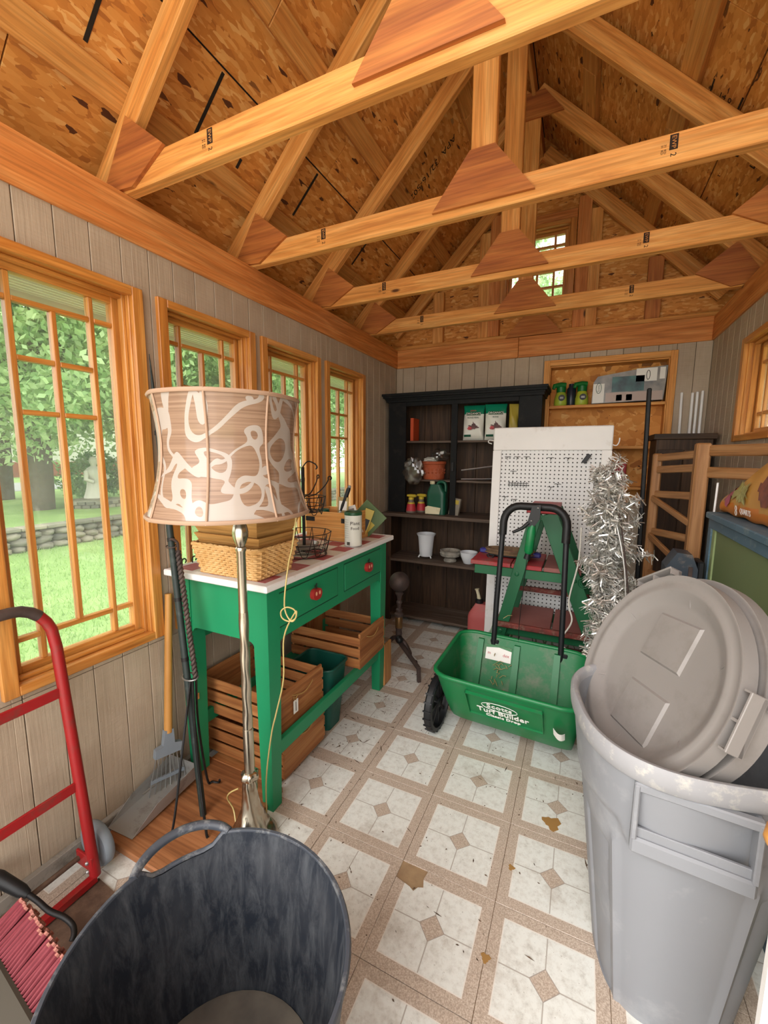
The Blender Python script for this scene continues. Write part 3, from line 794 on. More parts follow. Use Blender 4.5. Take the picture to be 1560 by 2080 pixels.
# wicker basket
BX0, BX1, BY0, BY1 = -1.305, -1.0, 1.085, 1.30
bas = thing('wicker_basket', 'small rectangular wicker basket on the near end of the green table', 'basket', ((BX0+BX1)/2, (BY0+BY1)/2, .906))
def rrect(x0, x1, y0, y1, r, n=5):
    p = []
    for cx, cy, a0 in ((x1-r, y0+r, -pi/2), (x1-r, y1-r, 0), (x0+r, y1-r, pi/2), (x0+r, y0+r, pi)):
        p += [(cx+r*cos(a0+pi/2*i/n), cy+r*sin(a0+pi/2*i/n)) for i in range(n+1)]
    return p
def resample(pts, n):
    L = [0]; P = pts+[pts[0]]
    for i in range(len(pts)): L.append(L[-1]+sqrt((P[i+1][0]-P[i][0])**2+(P[i+1][1]-P[i][1])**2))
    out = []; k = 0
    for i in range(n):
        d = L[-1]*i/n
        while L[k+1] < d: k += 1
        t = (d-L[k])/max(1e-9, L[k+1]-L[k]); out.append((P[k][0]+(P[k+1][0]-P[k][0])*t, P[k][1]+(P[k+1][1]-P[k][1])*t))
    return out
wv = B(); stk = B(); NS = 34
rows = 12
def bpath(z, wave, ph, n):
    e = -.012+.020*(z/.1)
    q = resample(rrect(BX0-e, BX1+e, BY0-e, BY1+e, .02), n)
    cx, cy = (BX0+BX1)/2, (BY0+BY1)/2; out = []
    for i, (x, y) in enumerate(q):
        a = V((x-cx, (y-cy), 0)).normalized(); o = wave*(1 if (i//2+ph) % 2 else -1)*(1 if i % 2 == 0 else .3)
        out.append(V((x, y, .909+z))+a*o)
    return out
for r in range(rows): wv.tube(bpath(.005+r*.0088, .0042, r % 2, NS*4), .0044, 6, closed=True)
for q in range(3): wv.tube([p+V((0, 0, .004*sin(i*.7+q*2.1))) for i, p in enumerate(bpath(.112, .004*cos(q), q, 120))], .0042, 5, closed=True)
for i in range(NS*2):
    if i % 2: continue
    stk.tube([bpath(z, 0, 0, NS*2)[i] for z in (0, .03, .06, .09, .113)], .003, 5)
w1 = ob('weave', wv, 'wicker', bas, smooth=50); w1['kind'] = 'stuff'
w2 = ob('stakes', stk, 'wicker', bas, smooth=50); w2['kind'] = 'stuff'
ob('bottom', B().box((BX0+.012, BY0+.012, .9065), (BX1-.012, BY1-.012, .912)), 'wicker_d', bas)
# nested wooden trays stacked in the basket
def tray(z, h, x0, x1, y0, y1, fl, label, rot):
    t = thing('wooden_tray', label, 'tray', ((x0+x1)/2, (y0+y1)/2, z), rot, group='wooden trays in the basket')
    hx, hy = (x1-x0)/2, (y1-y0)/2; th = .008; tp = .4
    def side(a, c, a2, c2, nm='side'):
        # a,c bottom outer corners; inward offsets
        pass
    k = h*tp
    for s in (-1, 1):
        # long sides (facing -y/+y), flare outwards with height
        bb = B().add([(-hx+k, s*(hy-k), 0), (hx-k, s*(hy-k), 0), (hx, s*hy, h), (-hx, s*hy, h), (-hx+k+th, s*(hy-k-th), 0), (hx-k-th, s*(hy-k-th), 0), (hx-th, s*(hy-th), h), (-hx+th, s*(hy-th), h)],
             [(0, 1, 2, 3), (7, 6, 5, 4), (0, 4, 5, 1), (3, 2, 6, 7), (0, 3, 7, 4), (1, 5, 6, 2)] if s < 0 else [(3, 2, 1, 0), (4, 5, 6, 7), (1, 5, 4, 0), (7, 6, 2, 3), (4, 7, 3, 0), (2, 6, 5, 1)])
        ob('side', bb, 'tray', t, t)
        bb = B().add([(s*(hx-k), -hy+k, 0), (s*(hx-k), hy-k, 0), (s*hx, hy, h), (s*hx, -hy, h), (s*(hx-k-th), -hy+k+th, 0), (s*(hx-k-th), hy-k-th, 0), (s*(hx-th), hy-th, h), (s*(hx-th), -hy+th, h)],
             [(0, 1, 2, 3), (7, 6, 5, 4), (0, 4, 5, 1), (3, 2, 6, 7), (0, 3, 7, 4), (1, 5, 6, 2)] if s > 0 else [(3, 2, 1, 0), (4, 5, 6, 7), (1, 5, 4, 0), (7, 6, 2, 3), (4, 7, 3, 0), (2, 6, 5, 1)])
        # rotate so the grain runs along the board
        o = ob('end', B().add([Mx.Rotation(-pi/2, 4, 'Z') @ V(p) for p in bb.v], bb.f), 'tray', None)
        W[o] = W[t] @ Mx.Rotation(pi/2, 4, 'Z') @ o.matrix_basis; o.parent = t; o.matrix_basis = W[t].inverted() @ W[o]
    ob('bottom', B().box((-hx+k, -hy+k, 0), (hx-k, hy-k, .006)), 'tray', t, t)
tray(.925, .105, -1.30, -1.005, 1.10, 1.30, 0, 'lowest wooden tray, its rim just above the wicker basket', 0)
tray(.985, .075, -1.315, -1.0, 1.095, 1.315, 0, 'middle flared wooden tray in the stack on the wicker basket', .01)
tray(1.036, .082, -1.335, -.995, 1.09, 1.33, 0, 'topmost flared wooden tray of the stack on the wicker basket', -.02)

# tiered wire stand
wx, wy = -1.115, 1.515
ws = thing('wire_basket_stand', 'black wire two-tier basket stand with scroll handles on checkered table', 'basket stand', (wx, wy, .906))
ob('post', B().tube([(wx, wy, .92), (wx, wy, 1.30)], .0075, 10), 'iron', ws, smooth=40)
def wire_tier(z, r0, r1, h, n, nm):
    bb = B()
    for k, (zz, rr) in enumerate(((0, r0), (h*.45, r0+(r1-r0)*.5), (h, r1))):
        bb.tube([(wx+rr*cos(2*pi*i/36), wy+rr*sin(2*pi*i/36), z+zz) for i in range(36)], .0019, 5, closed=True)
    for rr in (r0*.3, r0*.55, r0*.8): bb.tube([(wx+rr*cos(2*pi*i/24), wy+rr*sin(2*pi*i/24), z) for i in range(24)], .0015, 5, closed=True)
    for i in range(8):
        a = 2*pi*i/8; bb.tube([(wx, wy, z), (wx+r0*cos(a), wy+r0*sin(a), z)], .0016, 5)
    o = ob(nm, bb, 'iron', ws, smooth=60)
    bb = B()
    for i in range(n):   # loops of wire hanging between the hoops
        a0 = 2*pi*i/n; pts = []
        for j in range(13):
            t = j/12; a = a0+2*pi/n*(t); q = 1-abs(2*t-1)**2.2
            zz = h*1.02-q*h*1.25; rr = r1+(r0-r1)*min(1, q*1.1)+.004
            pts.append((wx+rr*cos(a), wy+rr*sin(a), z+max(zz, -.012)))
        bb.tube(pts, .0017, 5)
    ob('wire_loops', bb, 'iron', o, smooth=60)
wire_tier(.925, .095, .118, .085, 10, 'lower_basket'); wire_tier(1.105, .078, .095, .065, 9, 'upper_basket')
for a, z0 in ((.3, 1.17), (-.9, 1.17), (1.6, 1.17)):
    d = V((cos(a), sin(a), 0)); c = V((wx, wy, z0))
    pts = [c+d*.02+V((0, 0, 0)), c+d*.06+V((0, 0, .012)), c+d*.10+V((0, 0, .05)), c+d*.115+V((0, 0, .075))]+[c+d*(.122+.008*cos(t))+V((0, 0, .083+.008*sin(t))) for t in (3.6, 2.6, 1.6, .6, -.4, -1.4)]
    ob('scroll_arm', B().tube(smooth_path(pts, 3), .0028, 6), 'iron', ws, smooth=60)
ob('feet_hoop', B().tube([(wx+.1*cos(2*pi*i/36), wy+.1*sin(2*pi*i/36), .909) for i in range(36)], .002, 5, closed=True), 'iron', ws)
ob('finial', B().tube(smooth_path([(wx, wy, 1.30), (wx+.02, wy+.01, 1.325), (wx+.05, wy+.02, 1.315), (wx+.062, wy+.02, 1.30), (wx+.055, wy+.02, 1.292)], 4), .003, 6), 'iron', ws)
# shallow glass dish resting in the lower basket
tag(ob('glass_dish', B().lathe([(.03, 0), (.055, .012), (.062, .03), (.058, .03), (.05, .015), (.001, .006)], (wx+.0, wy+.01, .929), 24), 'film', smooth=40), 'clear shallow dish lying in the lower wire basket', 'dish')

# plant food canister
cx_, cy_ = -1.008, 1.775
cn = thing('plant_food_canister', 'white cardboard plant food canister with dark green lid on table', 'canister', (cx_, cy_, .906))
body = ob('body', B().lathe([(.041, 0), (.043, .002), (.043, .158), (.041, .16)], (cx_, cy_, .906), 32), 'bag_white', cn, smooth=40)
ob('lid', B().lathe([(.044, 0), (.0445, .002), (.0445, .012), (.042, .016), (.038, .016), (.037, .012), (.001, .012)], (cx_, cy_, 1.063), 32), 'bag_dgreen', cn, smooth=40)
ob('base_ring', B().lathe([(.0435, 0), (.0435, .006)], (cx_, cy_, .9065), 32, cap=False), 'galv', cn, smooth=40)
def cyl_text(s, ang, z, size, mat, cc=(cx_, cy_), r=.0437):
    n = V((cos(ang), sin(ang), 0)); text('print', s, size, mat, body, frame3(V((cc[0], cc[1], z))+n*r, V((-sin(ang), cos(ang), 0)), n), ext=.0003)
cyl_text('Plant', radians(-50), 1.025, .024, 'ink'); cyl_text('Food', radians(-50), 1.0, .02, 'ink')
for k in range(9): cyl_text('..........', radians(-108), 1.045-k*.011, .012, 'ink_grey')
for k in range(7): ob('barcode', B().box((-.0007*(1+k % 2), -.0003, 0), (.0007, .0003, .016), m=frame3((cx_+.0438*cos(radians(-104+k*3.4)), cy_+.0438*sin(radians(-104+k*3.4)), .917), (-sin(radians(-104)), cos(radians(-104)), 0), (0, 0, 1))), 'ink', body)

# wooden caddy with black straps
KX0, KX1, KY0, KY1 = -1.33, -1.055, 1.83, 2.06
cad = thing('wooden_caddy', 'open pine box with black metal corner straps at the far end of the table', 'box', ((KX0+KX1)/2, (KY0+KY1)/2, .906))
kz0, kz1 = .907, 1.058; th = .011
abox('side', (KX0, KY0, kz0), (KX1, KY0+th, kz1), 'box_wood', cad); abox('side', (KX0, KY1-th, kz0), (KX1, KY1, kz1), 'box_wood', cad)
abox('end', (KX0, KY0+th, kz0), (KX0+th, KY1-th, kz1), 'box_wood', cad); abox('end', (KX1-th, KY0+th, kz0), (KX1, KY1-th, kz1), 'box_wood', cad)
abox('bottom', (KX0+th, KY0+th, kz0), (KX1-th, KY1-th, kz0+.008), 'box_wood', cad)
for x in (KX0-.001, KX1-.055): ob('strap', B().box((x, KY0-.0025, 1.005), (x+.056, KY0+.001, 1.029)), 'black', cad)
for y in (KY0-.0026, KY1-.052): ob('strap', B().box((KX1-.001, y, 1.005), (KX1+.0025, y+.055, 1.029)), 'black', cad)
for p in ((KX0+.04, KY0-.0025), (KX1-.04, KY0-.0025)): ob('stud', B().ball((p[0], p[1], 1.017), .003, 8, 6), 'iron', cad)
# seed packets and a trowel standing in the caddy
def packet(c, w_, h_, rz, tilt, mats, label, cat='packet', th=.006, mark=None, nm='seed_packet'):
    m = Mx.Translation(c) @ Mx.Rotation(rz, 4, 'Z') @ Mx.Rotation(tilt, 4, 'Y')
    t = thing(nm, label, cat, mat=m)
    ob('pouch', B().box((-w_/2, -th/2, 0), (w_/2, th/2, h_), .002), mats[0], t, t)
    if len(mats) > 1: ob('label_panel', B().box((-w_*.36, -th/2-.001, h_*.15), (w_*.36, -th/2, h_*.6)), mats[1], t, t)
    if len(mats) > 2: ob('label_panel', B().box((-w_*.36, -th/2-.001, h_*.66), (w_*.36, -th/2, h_*.9)), mats[2], t, t)
    return t
packet((-1.14, 1.885, .93), .06, .205, .2, .05, ('bag_brownprint', 'bag_yellow', 'card'), 'tall cream and yellow seed packet standing in the pine box')
packet((-1.09, 1.95, .93), .085, .155, .25, -.3, ('card', 'ink_grey', 'print_grey'), 'white seed packet with printed back leaning in the pine box')
packet((-1.13, 2.0, .925), .15, .19, .3, .75, ('packet_green', 'bag_yellow'), 'flat green packet tipped on its corner in the pine box')
packet((-1.075, 1.985, .93), .05, .14, .5, .35, ('bag_yellow', 'black'), 'small yellow and black packet leaning in the pine box')
tr = thing('hand_trowel', 'trowel with a black handle sticking up out of the pine box', 'trowel', (-1.19, 1.87, .92))
dv = V((.34, .12, 1)).normalized(); o_ = V((-1.19, 1.87, .93))
ob('handle', B().tube([o_+dv*.14, o_+dv*.17, o_+dv*.26, o_+dv*.275], [.008, .0115, .0115, .008], 10), 'black', tr, smooth=40)
ob('blade', B().tube([o_, o_+dv*.06, o_+dv*.15], [.004, .018, .006], 8), 'steel', tr, smooth=40)
ob('grip_tip', B().tube([o_+dv*.272, o_+dv*.283], [.009, .007], 8), 'grey_plastic', tr)
tag(ob('green_twine_roll', B().lathe([(.02, 0), (.03, .004), (.03, .03), (.02, .034)], (-1.25, 1.88, 1.035), 20), 'jug', smooth=40), 'dark green twine roll poking out of the pine box behind the wire stand', 'twine')
# two small scroll hooks at the back of the table
for i, y in enumerate((1.135, 1.185)):
    c = V((-1.44, y, .906)); pts = [c+V((.012*i*0, 0, .001)), c+V((0, 0, .012))]+[c+V((0, .010-.010*cos(t), .016+.010*sin(t))) for t in (0, .7, 1.4, 2.1, 2.8, 3.5, 4.2)]
    tag(ob('scroll_hook', B().tube(pts, .0028, 6), 'iron', smooth=60, base=True), ('small black scroll hook at back corner of table, nearer the window edge' if i == 0 else 'small black scroll hook beside another one, nearer the wicker basket'), 'hook', 'scroll hooks')

# ------------------------------------------------------------------ under the table: crates, bin, board
def crate(loc, rz, label, tagged=False, rope=True, slats=3, h=.19, L=.43, D=.30):
    t = thing('wooden_crate', label, 'crate', loc, rz, group='slatted wooden crates')
    for s in (-1, 1):
        beam('end_board', (s*(L/2-.007), -D/2+.006, h/2), (s*(L/2-.007), D/2-.006, h/2), h, .013, 'crate', t, t, up=(1, 0, 0))
        gh = (h-.016)/slats
        for k in range(slats):
            z = .004+gh*k+gh/2
            beam('slat', (-L/2, s*(D/2-.003), z), (L/2, s*(D/2-.003), z+.002*random.uniform(-1, 1)), .007, gh-.012, 'crate', t, t)
    for k in range(3): beam('bottom_slat', (-L/2+.014, -D/3+k*D/3, .004), (L/2-.014, -D/3+k*D/3, .004), .08, .007, 'crate', t, t)
    if rope:
        x = L/2+.004
        ob('rope_handle', B().tube(smooth_path([(x-.006, -.07, h*.80), (x, -.05, h*.76), (x+.003, 0, h*.70), (x, .05, h*.76), (x-.006, .07, h*.80)], 4), .0028, 6), 'twine', t, t, smooth=60)
    if tagged:
        g = ob('price_tag', B().box((x+.003, -.075, h*.38), (x+.0042, -.045, h*.68)), 'card', t, t)
        ob('tag_string', B().tube(smooth_path([(x+.002, -.045, h*.74), (x+.006, -.06, h*.70), (x+.005, -.06, h*.66)], 3), .0012, 5), 'twine', g, t)
        ob('bow', B().tube(smooth_path([(x+.003, -.02, h*.70), (x+.006, -.05, h*.76), (x+.004, -.062, h*.72), (x+.006, -.075, h*.79), (x+.004, -.07, h*.70)], 3), .0014, 5), 'twine', g, t)
        ob('tag_line', B().box((x+.0042, -.062, h*.42), (x+.0046, -.058, h*.64)), 'rope', g, t)
    return t
crate((-1.235, 1.37, .03), 0, 'lower crate of the stack under the near end of the green table')
crate((-1.238, 1.365, .215), -.015, 'upper crate of the stack under the table, with a white price tag', True)
crate((-1.185, 1.915, .2575), .01, 'slatted wooden crate resting on the stretchers at the far end of the table')
tag(beam('plank_scrap', (-1.40, 1.30, .015), (-1.05, 1.30, .015), .22, .028, 'crate'), 'flat brown plank on floor beneath the lower crate', 'plank')
tag(beam('backing_board', (-1.385, 2.05, .0), (-1.36, 2.05, .78), .36, .012, 'crate', up=(1, 0, 0)), 'tall brown plywood board leaning behind the far crate under the table', 'board')
bn = thing('waste_bin', 'dark green plastic waste bin between the crates under the table', 'bin', (-1.135, 1.655, 0))
def binf(u, v, hx0, hy0, hx1, hy1, z0, z1, c, r=.035):
    q = resample(rrect(-1, 1, -1, 1, .35), 40); i = int(round(u*40)) % 40; x, y = q[i]; t = v
    return V((c[0]+x*(hx0+(hx1-hx0)*t), c[1]+y*(hy0+(hy1-hy0)*t), z0+(z1-z0)*t))
bb = B(); c_ = (-1.135, 1.655)
bb.grid(lambda u, v: binf(u, v, .085, .06, .115, .088, .0, .33, c_), 40, 6, closeu=True)
bb.grid(lambda u, v: binf(u, 1-v, .08, .055, .11, .083, .004, .33, c_), 40, 6, closeu=True)
nn = len(bb.v); bb.add([binf(i/40, 0, .085, .06, .1, .1, .0, .3, c_) for i in range(40)], [tuple(reversed(range(40)))]); bb.add([binf(i/40, 0, .08, .055, .1, .1, .006, .3, c_) for i in range(40)], [tuple(range(40))])
ob('body', bb, 'bin_green', bn, smooth=40)
ob('rim', B().tube([binf(i/40, 1, .085, .06, .117, .09, 0, .33, c_) for i in range(40)], .0065, 6, closed=True), 'bin_green', bn, smooth=60)
tag(ob('paper_scrap', B().grid(lambda u, v: V((-1.11+.05*u, 1.66+.04*v, .235+.012*sin(5*u+3*v))), 5, 5), 'card'), 'crumpled white paper scrap inside the green waste bin', 'paper')
W0 = B().box((-1.165, 1.625, .008), (-1.10, 1.685, .235)); tag(ob('packing_wad', W0, 'bag_brownprint'), 'brown packing wad at the bottom of the green waste bin', 'packing')
tag(beam('offcut_board', (-.985, 2.14, 0), (-1.0, 2.17, .24), .12, .012, 'scrap_wood', up=(1, .1, 0)), 'light wooden offcut leaning behind the far table leg beside the andiron', 'board')
# ------------------------------------------------------------------ floor lamp
lx, ly = -.978, .99
lamp = thing('floor_lamp', 'silver floor lamp with a wrapped brown and white patterned shade', 'lamp', (lx, ly, 0))
ob('base', B().lathe([(.085, 0), (.09, .006), (.088, .014), (.075, .024), (.06, .034)], (lx, ly, 0), 32), 'silver', lamp, smooth=40)
tw = lambda a, z: 1+.16*sin(5*a+z*38)
ob('flared_foot', B().lathe([(.062, .034), (.058, .05), (.046, .075), (.036, .11), (.028, .15), (.0245, .19), (.023, .215), (.020, .232)], (lx, ly, 0), 40, flute=tw), 'silver', lamp, smooth=60)
ob('knot_collar', B().lathe([(.018, .228), (.028, .236), (.03, .248), (.026, .258), (.018, .264)], (lx, ly, 0), 30, flute=lambda a, z: 1+.12*sin(6*a)), 'silver', lamp, smooth=60)
ob('lower_tube', B().lathe([(.0175, .26), (.0175, .42), (.0165, .425)], (lx, ly, 0), 24), 'silver', lamp, smooth=40)
ob('twisted_tube', B().lathe([(.0155, .42+.015*i) for i in range(29)], (lx, ly, 0), 24, flute=lambda a, z: 1+.06*sin(2*a+z*55)), 'silver', lamp, smooth=60)
ob('upper_tube', B().lathe([(.0145, .84), (.0145, 1.04), (.017, 1.045), (.017, 1.055), (.013, 1.06)], (lx, ly, 0), 24), 'silver', lamp, smooth=40)
ob('neck', B().lathe([(.013, 1.058), (.018, 1.07), (.024, 1.09), (.025, 1.105), (.021, 1.125), (.015, 1.14), (.014, 1.15), (.021, 1.156), (.021, 1.164), (.012, 1.168), (.012, 1.2)], (lx, ly, 0), 30, flute=lambda a, z: 1+(.05*sin(8*a) if 1.07 < z < 1.135 else 0)), 'silver', lamp, smooth=60)
scx, scy, z0, z1 = lx-.035, ly, 1.163, 1.525
def shade_r(a, v):
    r = .245-.026*v-.030*sin(pi*v)
    k = pi/4; d = abs(((a+.25) % k)-k/2)
    return r*(1-.022*(1-(d/(k/2))**2)+.0)
bb = B(); bb.grid(lambda u, v: V((scx+shade_r(2*pi*u, v)*cos(2*pi*u), scy+shade_r(2*pi*u, v)*sin(2*pi*u), z0+(z1-z0)*v)), 64, 18, closeu=True)
bb.grid(lambda u, v: V((scx+(shade_r(2*pi*u, 1-v)-.003)*cos(2*pi*u), scy+(shade_r(2*pi*u, 1-v)-.003)*sin(2*pi*u), z0+(z1-z0)*(1-v))), 64, 18, closeu=True)
sh = ob('shade', bb, 'shade', lamp, smooth=60)
for v in (0, 1):
    ob('shade_trim', B().tube([(scx+shade_r(2*pi*i/64, v)*cos(2*pi*i/64), scy+shade_r(2*pi*i/64, v)*sin(2*pi*i/64), z0+(z1-z0)*v+(.006 if v == 0 else -.006)) for i in range(64)], .0065, 6, closed=True), 'shade_trim', sh, smooth=60)
for k in range(8):
    a = k*pi/4-.25
    ob('shade_seam', B().tube([(scx+(shade_r(a, v/10)+.001)*cos(a), scy+(shade_r(a, v/10)+.001)*sin(a), z0+(z1-z0)*v/10) for v in range(11)], .0035, 6), 'shade_trim', sh, smooth=60)
for k in range(3):
    a = k*2*pi/3+.5; ob('spider', B().tube([(lx, ly, 1.195), (scx+.24*cos(a), scy+.24*sin(a), 1.17)], .002, 5), 'silver', lamp)
ob('socket', B().lathe([(.012, 1.2), (.018, 1.21), (.018, 1.26)], (lx, ly, 0), 16), 'brass_dull', lamp, smooth=40)
ob('bulb', B().lathe([(.012, 1.26), (.014, 1.275), (.03, 1.32), (.03, 1.34), (.018, 1.362), (.002, 1.368)], (lx, ly, 0), 16), 'enamel', lamp, smooth=60)
# cord hanging from the shade, looped, and down the table leg
cp = [(-.80, 1.05, 1.168), (-.82, 1.05, 1.06), (-.838, 1.05, .995), (-.857, 1.05, .86)]
cp += [(-.857+.026*sin(t)+.016, 1.05+.008*sin(t), .833-.024*cos(t)) for t in (.3, 1.3, 2.3, 3.3, 4.3, 5.3, 6.3, 7.3, 8.3)]
cp += [(-.862, 1.05, .75), (-.869, 1.05, .60), (-.90, 1.045, .47), (-.925, 1.045, .38), (-.955, 1.045, .2), (-.955, 1.04, .06), (-.95, 1.03, .03), (-.965, 1.015, .032)]
ob('power_cord', B().tube(smooth_path(cp, 6), .0026, 6), 'cord_gold', lamp, smooth=60)
ob('power_cord', B().tube(smooth_path([(-1.05, .985, .04), (-1.075, 1.0, .07), (-1.085, .985, .12), (-1.06, .975, .16), (-1.03, .985, .18)], 5), .0026, 6), 'cord_gold', lamp, smooth=60)

# ------------------------------------------------------------------ board on the floor, dustpan, rake, garden poles
tag(ob('floor_board', B().box((-1.435, .75, .0012), (-1.01, 1.20, .026), .004), 'floor_board'), 'brown wooden board lying flat on the floor by the left wall', 'board')
dp = thing('dustpan', 'galvanised metal scoop lying on the brown floor board by the wall', 'dustpan', (-1.40, .93, .027), radians(4))
# local: mouth toward -y, back toward +y
def q4(a, b_, c, d, th=.0016):
    P = [V(x) for x in (a, b_, c, d)]; n = (P[1]-P[0]).cross(P[3]-P[0]).normalized()*th
    return B().add(P+[p+n for p in P], [(3, 2, 1, 0), (4, 5, 6, 7), (0, 1, 5, 4), (1, 2, 6, 5), (2, 3, 7, 6), (3, 0, 4, 7)])
ob('pan', q4((-.058, -.15, .002), (.06, -.15, .002), (.07, .13, .02), (-.058, .13, .02)), 'galv', dp, dp)
ob('side', q4((.06, -.15, .002), (.068, .13, .02), (.074, .13, .082), (.066, -.05, .055)), 'galv', dp, dp)
ob('side', q4((-.058, .13, .02), (-.058, -.15, .002), (-.062, -.05, .055), (-.066, .13, .085)), 'galv', dp, dp)
ob('back', q4((.07, .13, .02), (-.058, .13, .02), (-.066, .13, .085), (.074, .13, .082)), 'galv', dp, dp)
rk = thing('hand_rake', 'small rake with wooden handle and grey fan of tines leaning on the wall', 'rake', (-1.40, 1.0, .03))
h0, h1 = V((-1.425, 1.015, .255)), V((-1.462, 1.082, .80))
ob('handle', B().tube([h0, h0+(h1-h0)*.5, h1], [.0155, .0145, .0135], 12), 'handle', rk, smooth=40)
dr = (h1-h0).normalized(); sd = V((.25, .97, 0)); sd = (sd-dr*sd.dot(dr)).normalized(); nm_ = dr.cross(sd)
soc = [h0+dr*.012+sd*.016, h0+dr*.012-sd*.016, h0-dr*.045-sd*.022, h0-dr*.052-sd*.05, h0-dr*.085-sd*.052, h0-dr*.085+sd*.052, h0-dr*.052+sd*.05, h0-dr*.045+sd*.022]
ob('head', B().prism([p+nm_*.012 for p in soc], nm_*-.024), 'grey_plastic', rk)
bb = B()
for k in range(8):
    f = (k-3.5)/3.5; a = h0-dr*.085+sd*.046*f; c = h0-dr*.20+sd*.066*f; e = h0-dr*.245+sd*.074*f
    bb = B().tube([a, c, e, e-dr*.028+V((.020, -.012, -.008))], .0024, 6); ob('tine', bb, 'steel', rk, smooth=40)
ob('tine_brace', B().prism([h0-dr*.165+sd*.062+nm_*.004, h0-dr*.165-sd*.062+nm_*.004, h0-dr*.178-sd*.064+nm_*.004, h0-dr*.178+sd*.064+nm_*.004], nm_*-.008), 'grey_plastic', rk)

gp = thing('garden_stake', 'long dark green tapered stake leaning against the wall between two windows', 'stake', (-1.19, .965, .027))
p0, p1 = V((-1.19, .965, .028)), V((-1.462, 1.066, 1.716))
P_ = lambda t: p0+(p1-p0)*t
ob('shaft', B().tube([P_(0), P_(.25), P_(.5), P_(.72), P_(.83), P_(.90), P_(1)], [.0115, .0125, .0125, .0115, .011, .0075, .0012], 12), 'stake', gp, smooth=40)
for t in (.34, .47, .60, .83): ob('joint_ring', B().tube([P_(t-.004), P_(t+.004)], .0136, 12), 'iron', gp, smooth=40)
sh_ = thing('shepherd_hook', 'twisted black iron rods with splayed feet bundled against the green stake', 'garden hook', (-1.18, .93, .027))
def twist(a, c, r, n=60, turns=16, off=.0055):
    a, c = V(a), V(c); d = (c-a); x = d.orthogonal().normalized(); y = d.normalized().cross(x); bb = B()
    for ph in (0, pi): bb.tube([a+d*(i/n)+(x*cos(2*pi*turns*i/n+ph)+y*sin(2*pi*turns*i/n+ph))*off for i in range(n+1)], r, 6)
    return bb
tA, tB = P_(.30)+V((.03, .012, 0)), P_(.575)+V((.02, .008, 0))
ob('twisted_shaft', twist(tA, tB, .006, 90, 14), 'rust', sh_, smooth=60)
ob('top_scroll', B().tube(smooth_path([tB, tB+V((0, .0, .03)), tB+V((-.015, -.01, .045)), tB+V((-.03, -.015, .035))], 5), .005, 6), 'rust', sh_, smooth=60)
j = P_(.30)+V((.02, .0, 0))
ob('wire_tie', B().tube([P_(.302)+V((.012+.034*cos(t), .004+.02*sin(t), .004*sin(t))) for t in [2*pi*i/16 for i in range(16)]], .003, 6, closed=True), 'steel', sh_, smooth=60)
ob('wire_tie', B().tube([P_(.585)+V((-.002+.022*cos(t), .016*sin(t), .003*sin(t))) for t in [2*pi*i/16 for i in range(16)]], .0022, 6, closed=True), 'rust', sh_, smooth=60)
for pts in ([j, (-1.235, .93, .3), (-1.215, .86, .06), (-1.235, .845, .028)], [j+V((.008, 0, 0)), (-1.2, .96, .3), (-1.115, .91, .06), (-1.10, .905, .028)],
            [j+V((.014, .01, 0)), (-1.27, 1.03, .33), (-1.285, 1.07, .06), (-1.28, 1.09, .034), (-1.255, 1.10, .032), (-1.245, 1.095, .05)]):
    ob('leg', B().tube(smooth_path(pts, 6), .0045, 6), 'iron', sh_, smooth=60)

# ------------------------------------------------------------------ hand truck
ht = thing('hand_truck', 'red steel hand truck leaning on the left wall under the window', 'hand truck', (-1.31, .45, 0))
yN, yF = .265, .655; r_ = .0155
bt, tp = V((-1.312, 0, .03)), V((-1.405, 0, .80))
def rl(t, y): p = bt+(tp-bt)*t; return V((p.x, y, p.z))
pts = [rl(0, yF), rl(.5, yF), rl(.96, yF)]+[V((-1.408-.02*sin(a), yF-.09+.09*cos(a), .80+.105*sin(a))) for a in [pi/2*i/6 for i in range(1, 7)]]
mid = [V((p.x, yN+yF-p.y, p.z)) for p in reversed(pts)]
ob('tube_frame', B().tube(pts+mid, r_, 12), 'red_metal', ht, smooth=40)
ob('grip_wear', B().tube([pts[k]+V((.0, 0, 0)) for k in range(5, 9)]+[mid[0]+V((0, -.02, 0))], r_+.0006, 12), 'rust', ht, smooth=40)
for t in (.785, .395): 
    a, c = rl(t, yF-.01), rl(t, yN+.01); ob('cross_bar', B().box((min(a.x, c.x)-.004, c.y, a.z-.016), (a.x+.004, a.y, a.z+.016), .002), 'red_metal', ht)
ob('cross_bar', B().box((-1.322, yN, .012), (-1.30, yF, .036), .002), 'red_metal', ht)
ob('toe_plate', B().prism([(-1.315, yN-.03, .003), (-1.13, yN-.01, .003), (-1.12, yF-.06, .003), (-1.16, yF, .003), (-1.315, yF+.01, .003)], (0, 0, .005)), 'toe', ht)
ob('axle', B().tube([(-1.372, yN-.05, .075), (-1.372, yF+.06, .075)], .008, 10), 'toe', ht, smooth=40)
for y in (yF+.028, yN-.063):
    wm = Mx.Translation((-1.372, y, .076)) @ Mx.Rotation(-pi/2, 4, 'X')
    wv_ = B().lathe([(.03, 0), (.05, 0), (.068, .003), (.0735, .01), (.0735, .026), (.068, .033), (.05, .035), (.03, .035)], n=28, m=wm)
    wo = ob('wheel', wv_, 'grey_plastic', ht, smooth=40)
    ob('hub', B().lathe([(.012, -.004), (.03, 0), (.03, .035), (.012, .04)], n=16, m=wm), 'steel', wo, smooth=40)
ob('axle_bracket', B().box((-1.385, yF-.012, .05), (-1.305, yF-.004, .10), .002), 'red_metal', ht)
ob('axle_bracket', B().box((-1.385, yN+.004, .05), (-1.305, yN+.012, .10), .002), 'red_metal', ht)
for z in (.055, .085): ob('bolt', B().ball((-1.318, yF-.017, z), .006, 8, 6), 'steel', ht)

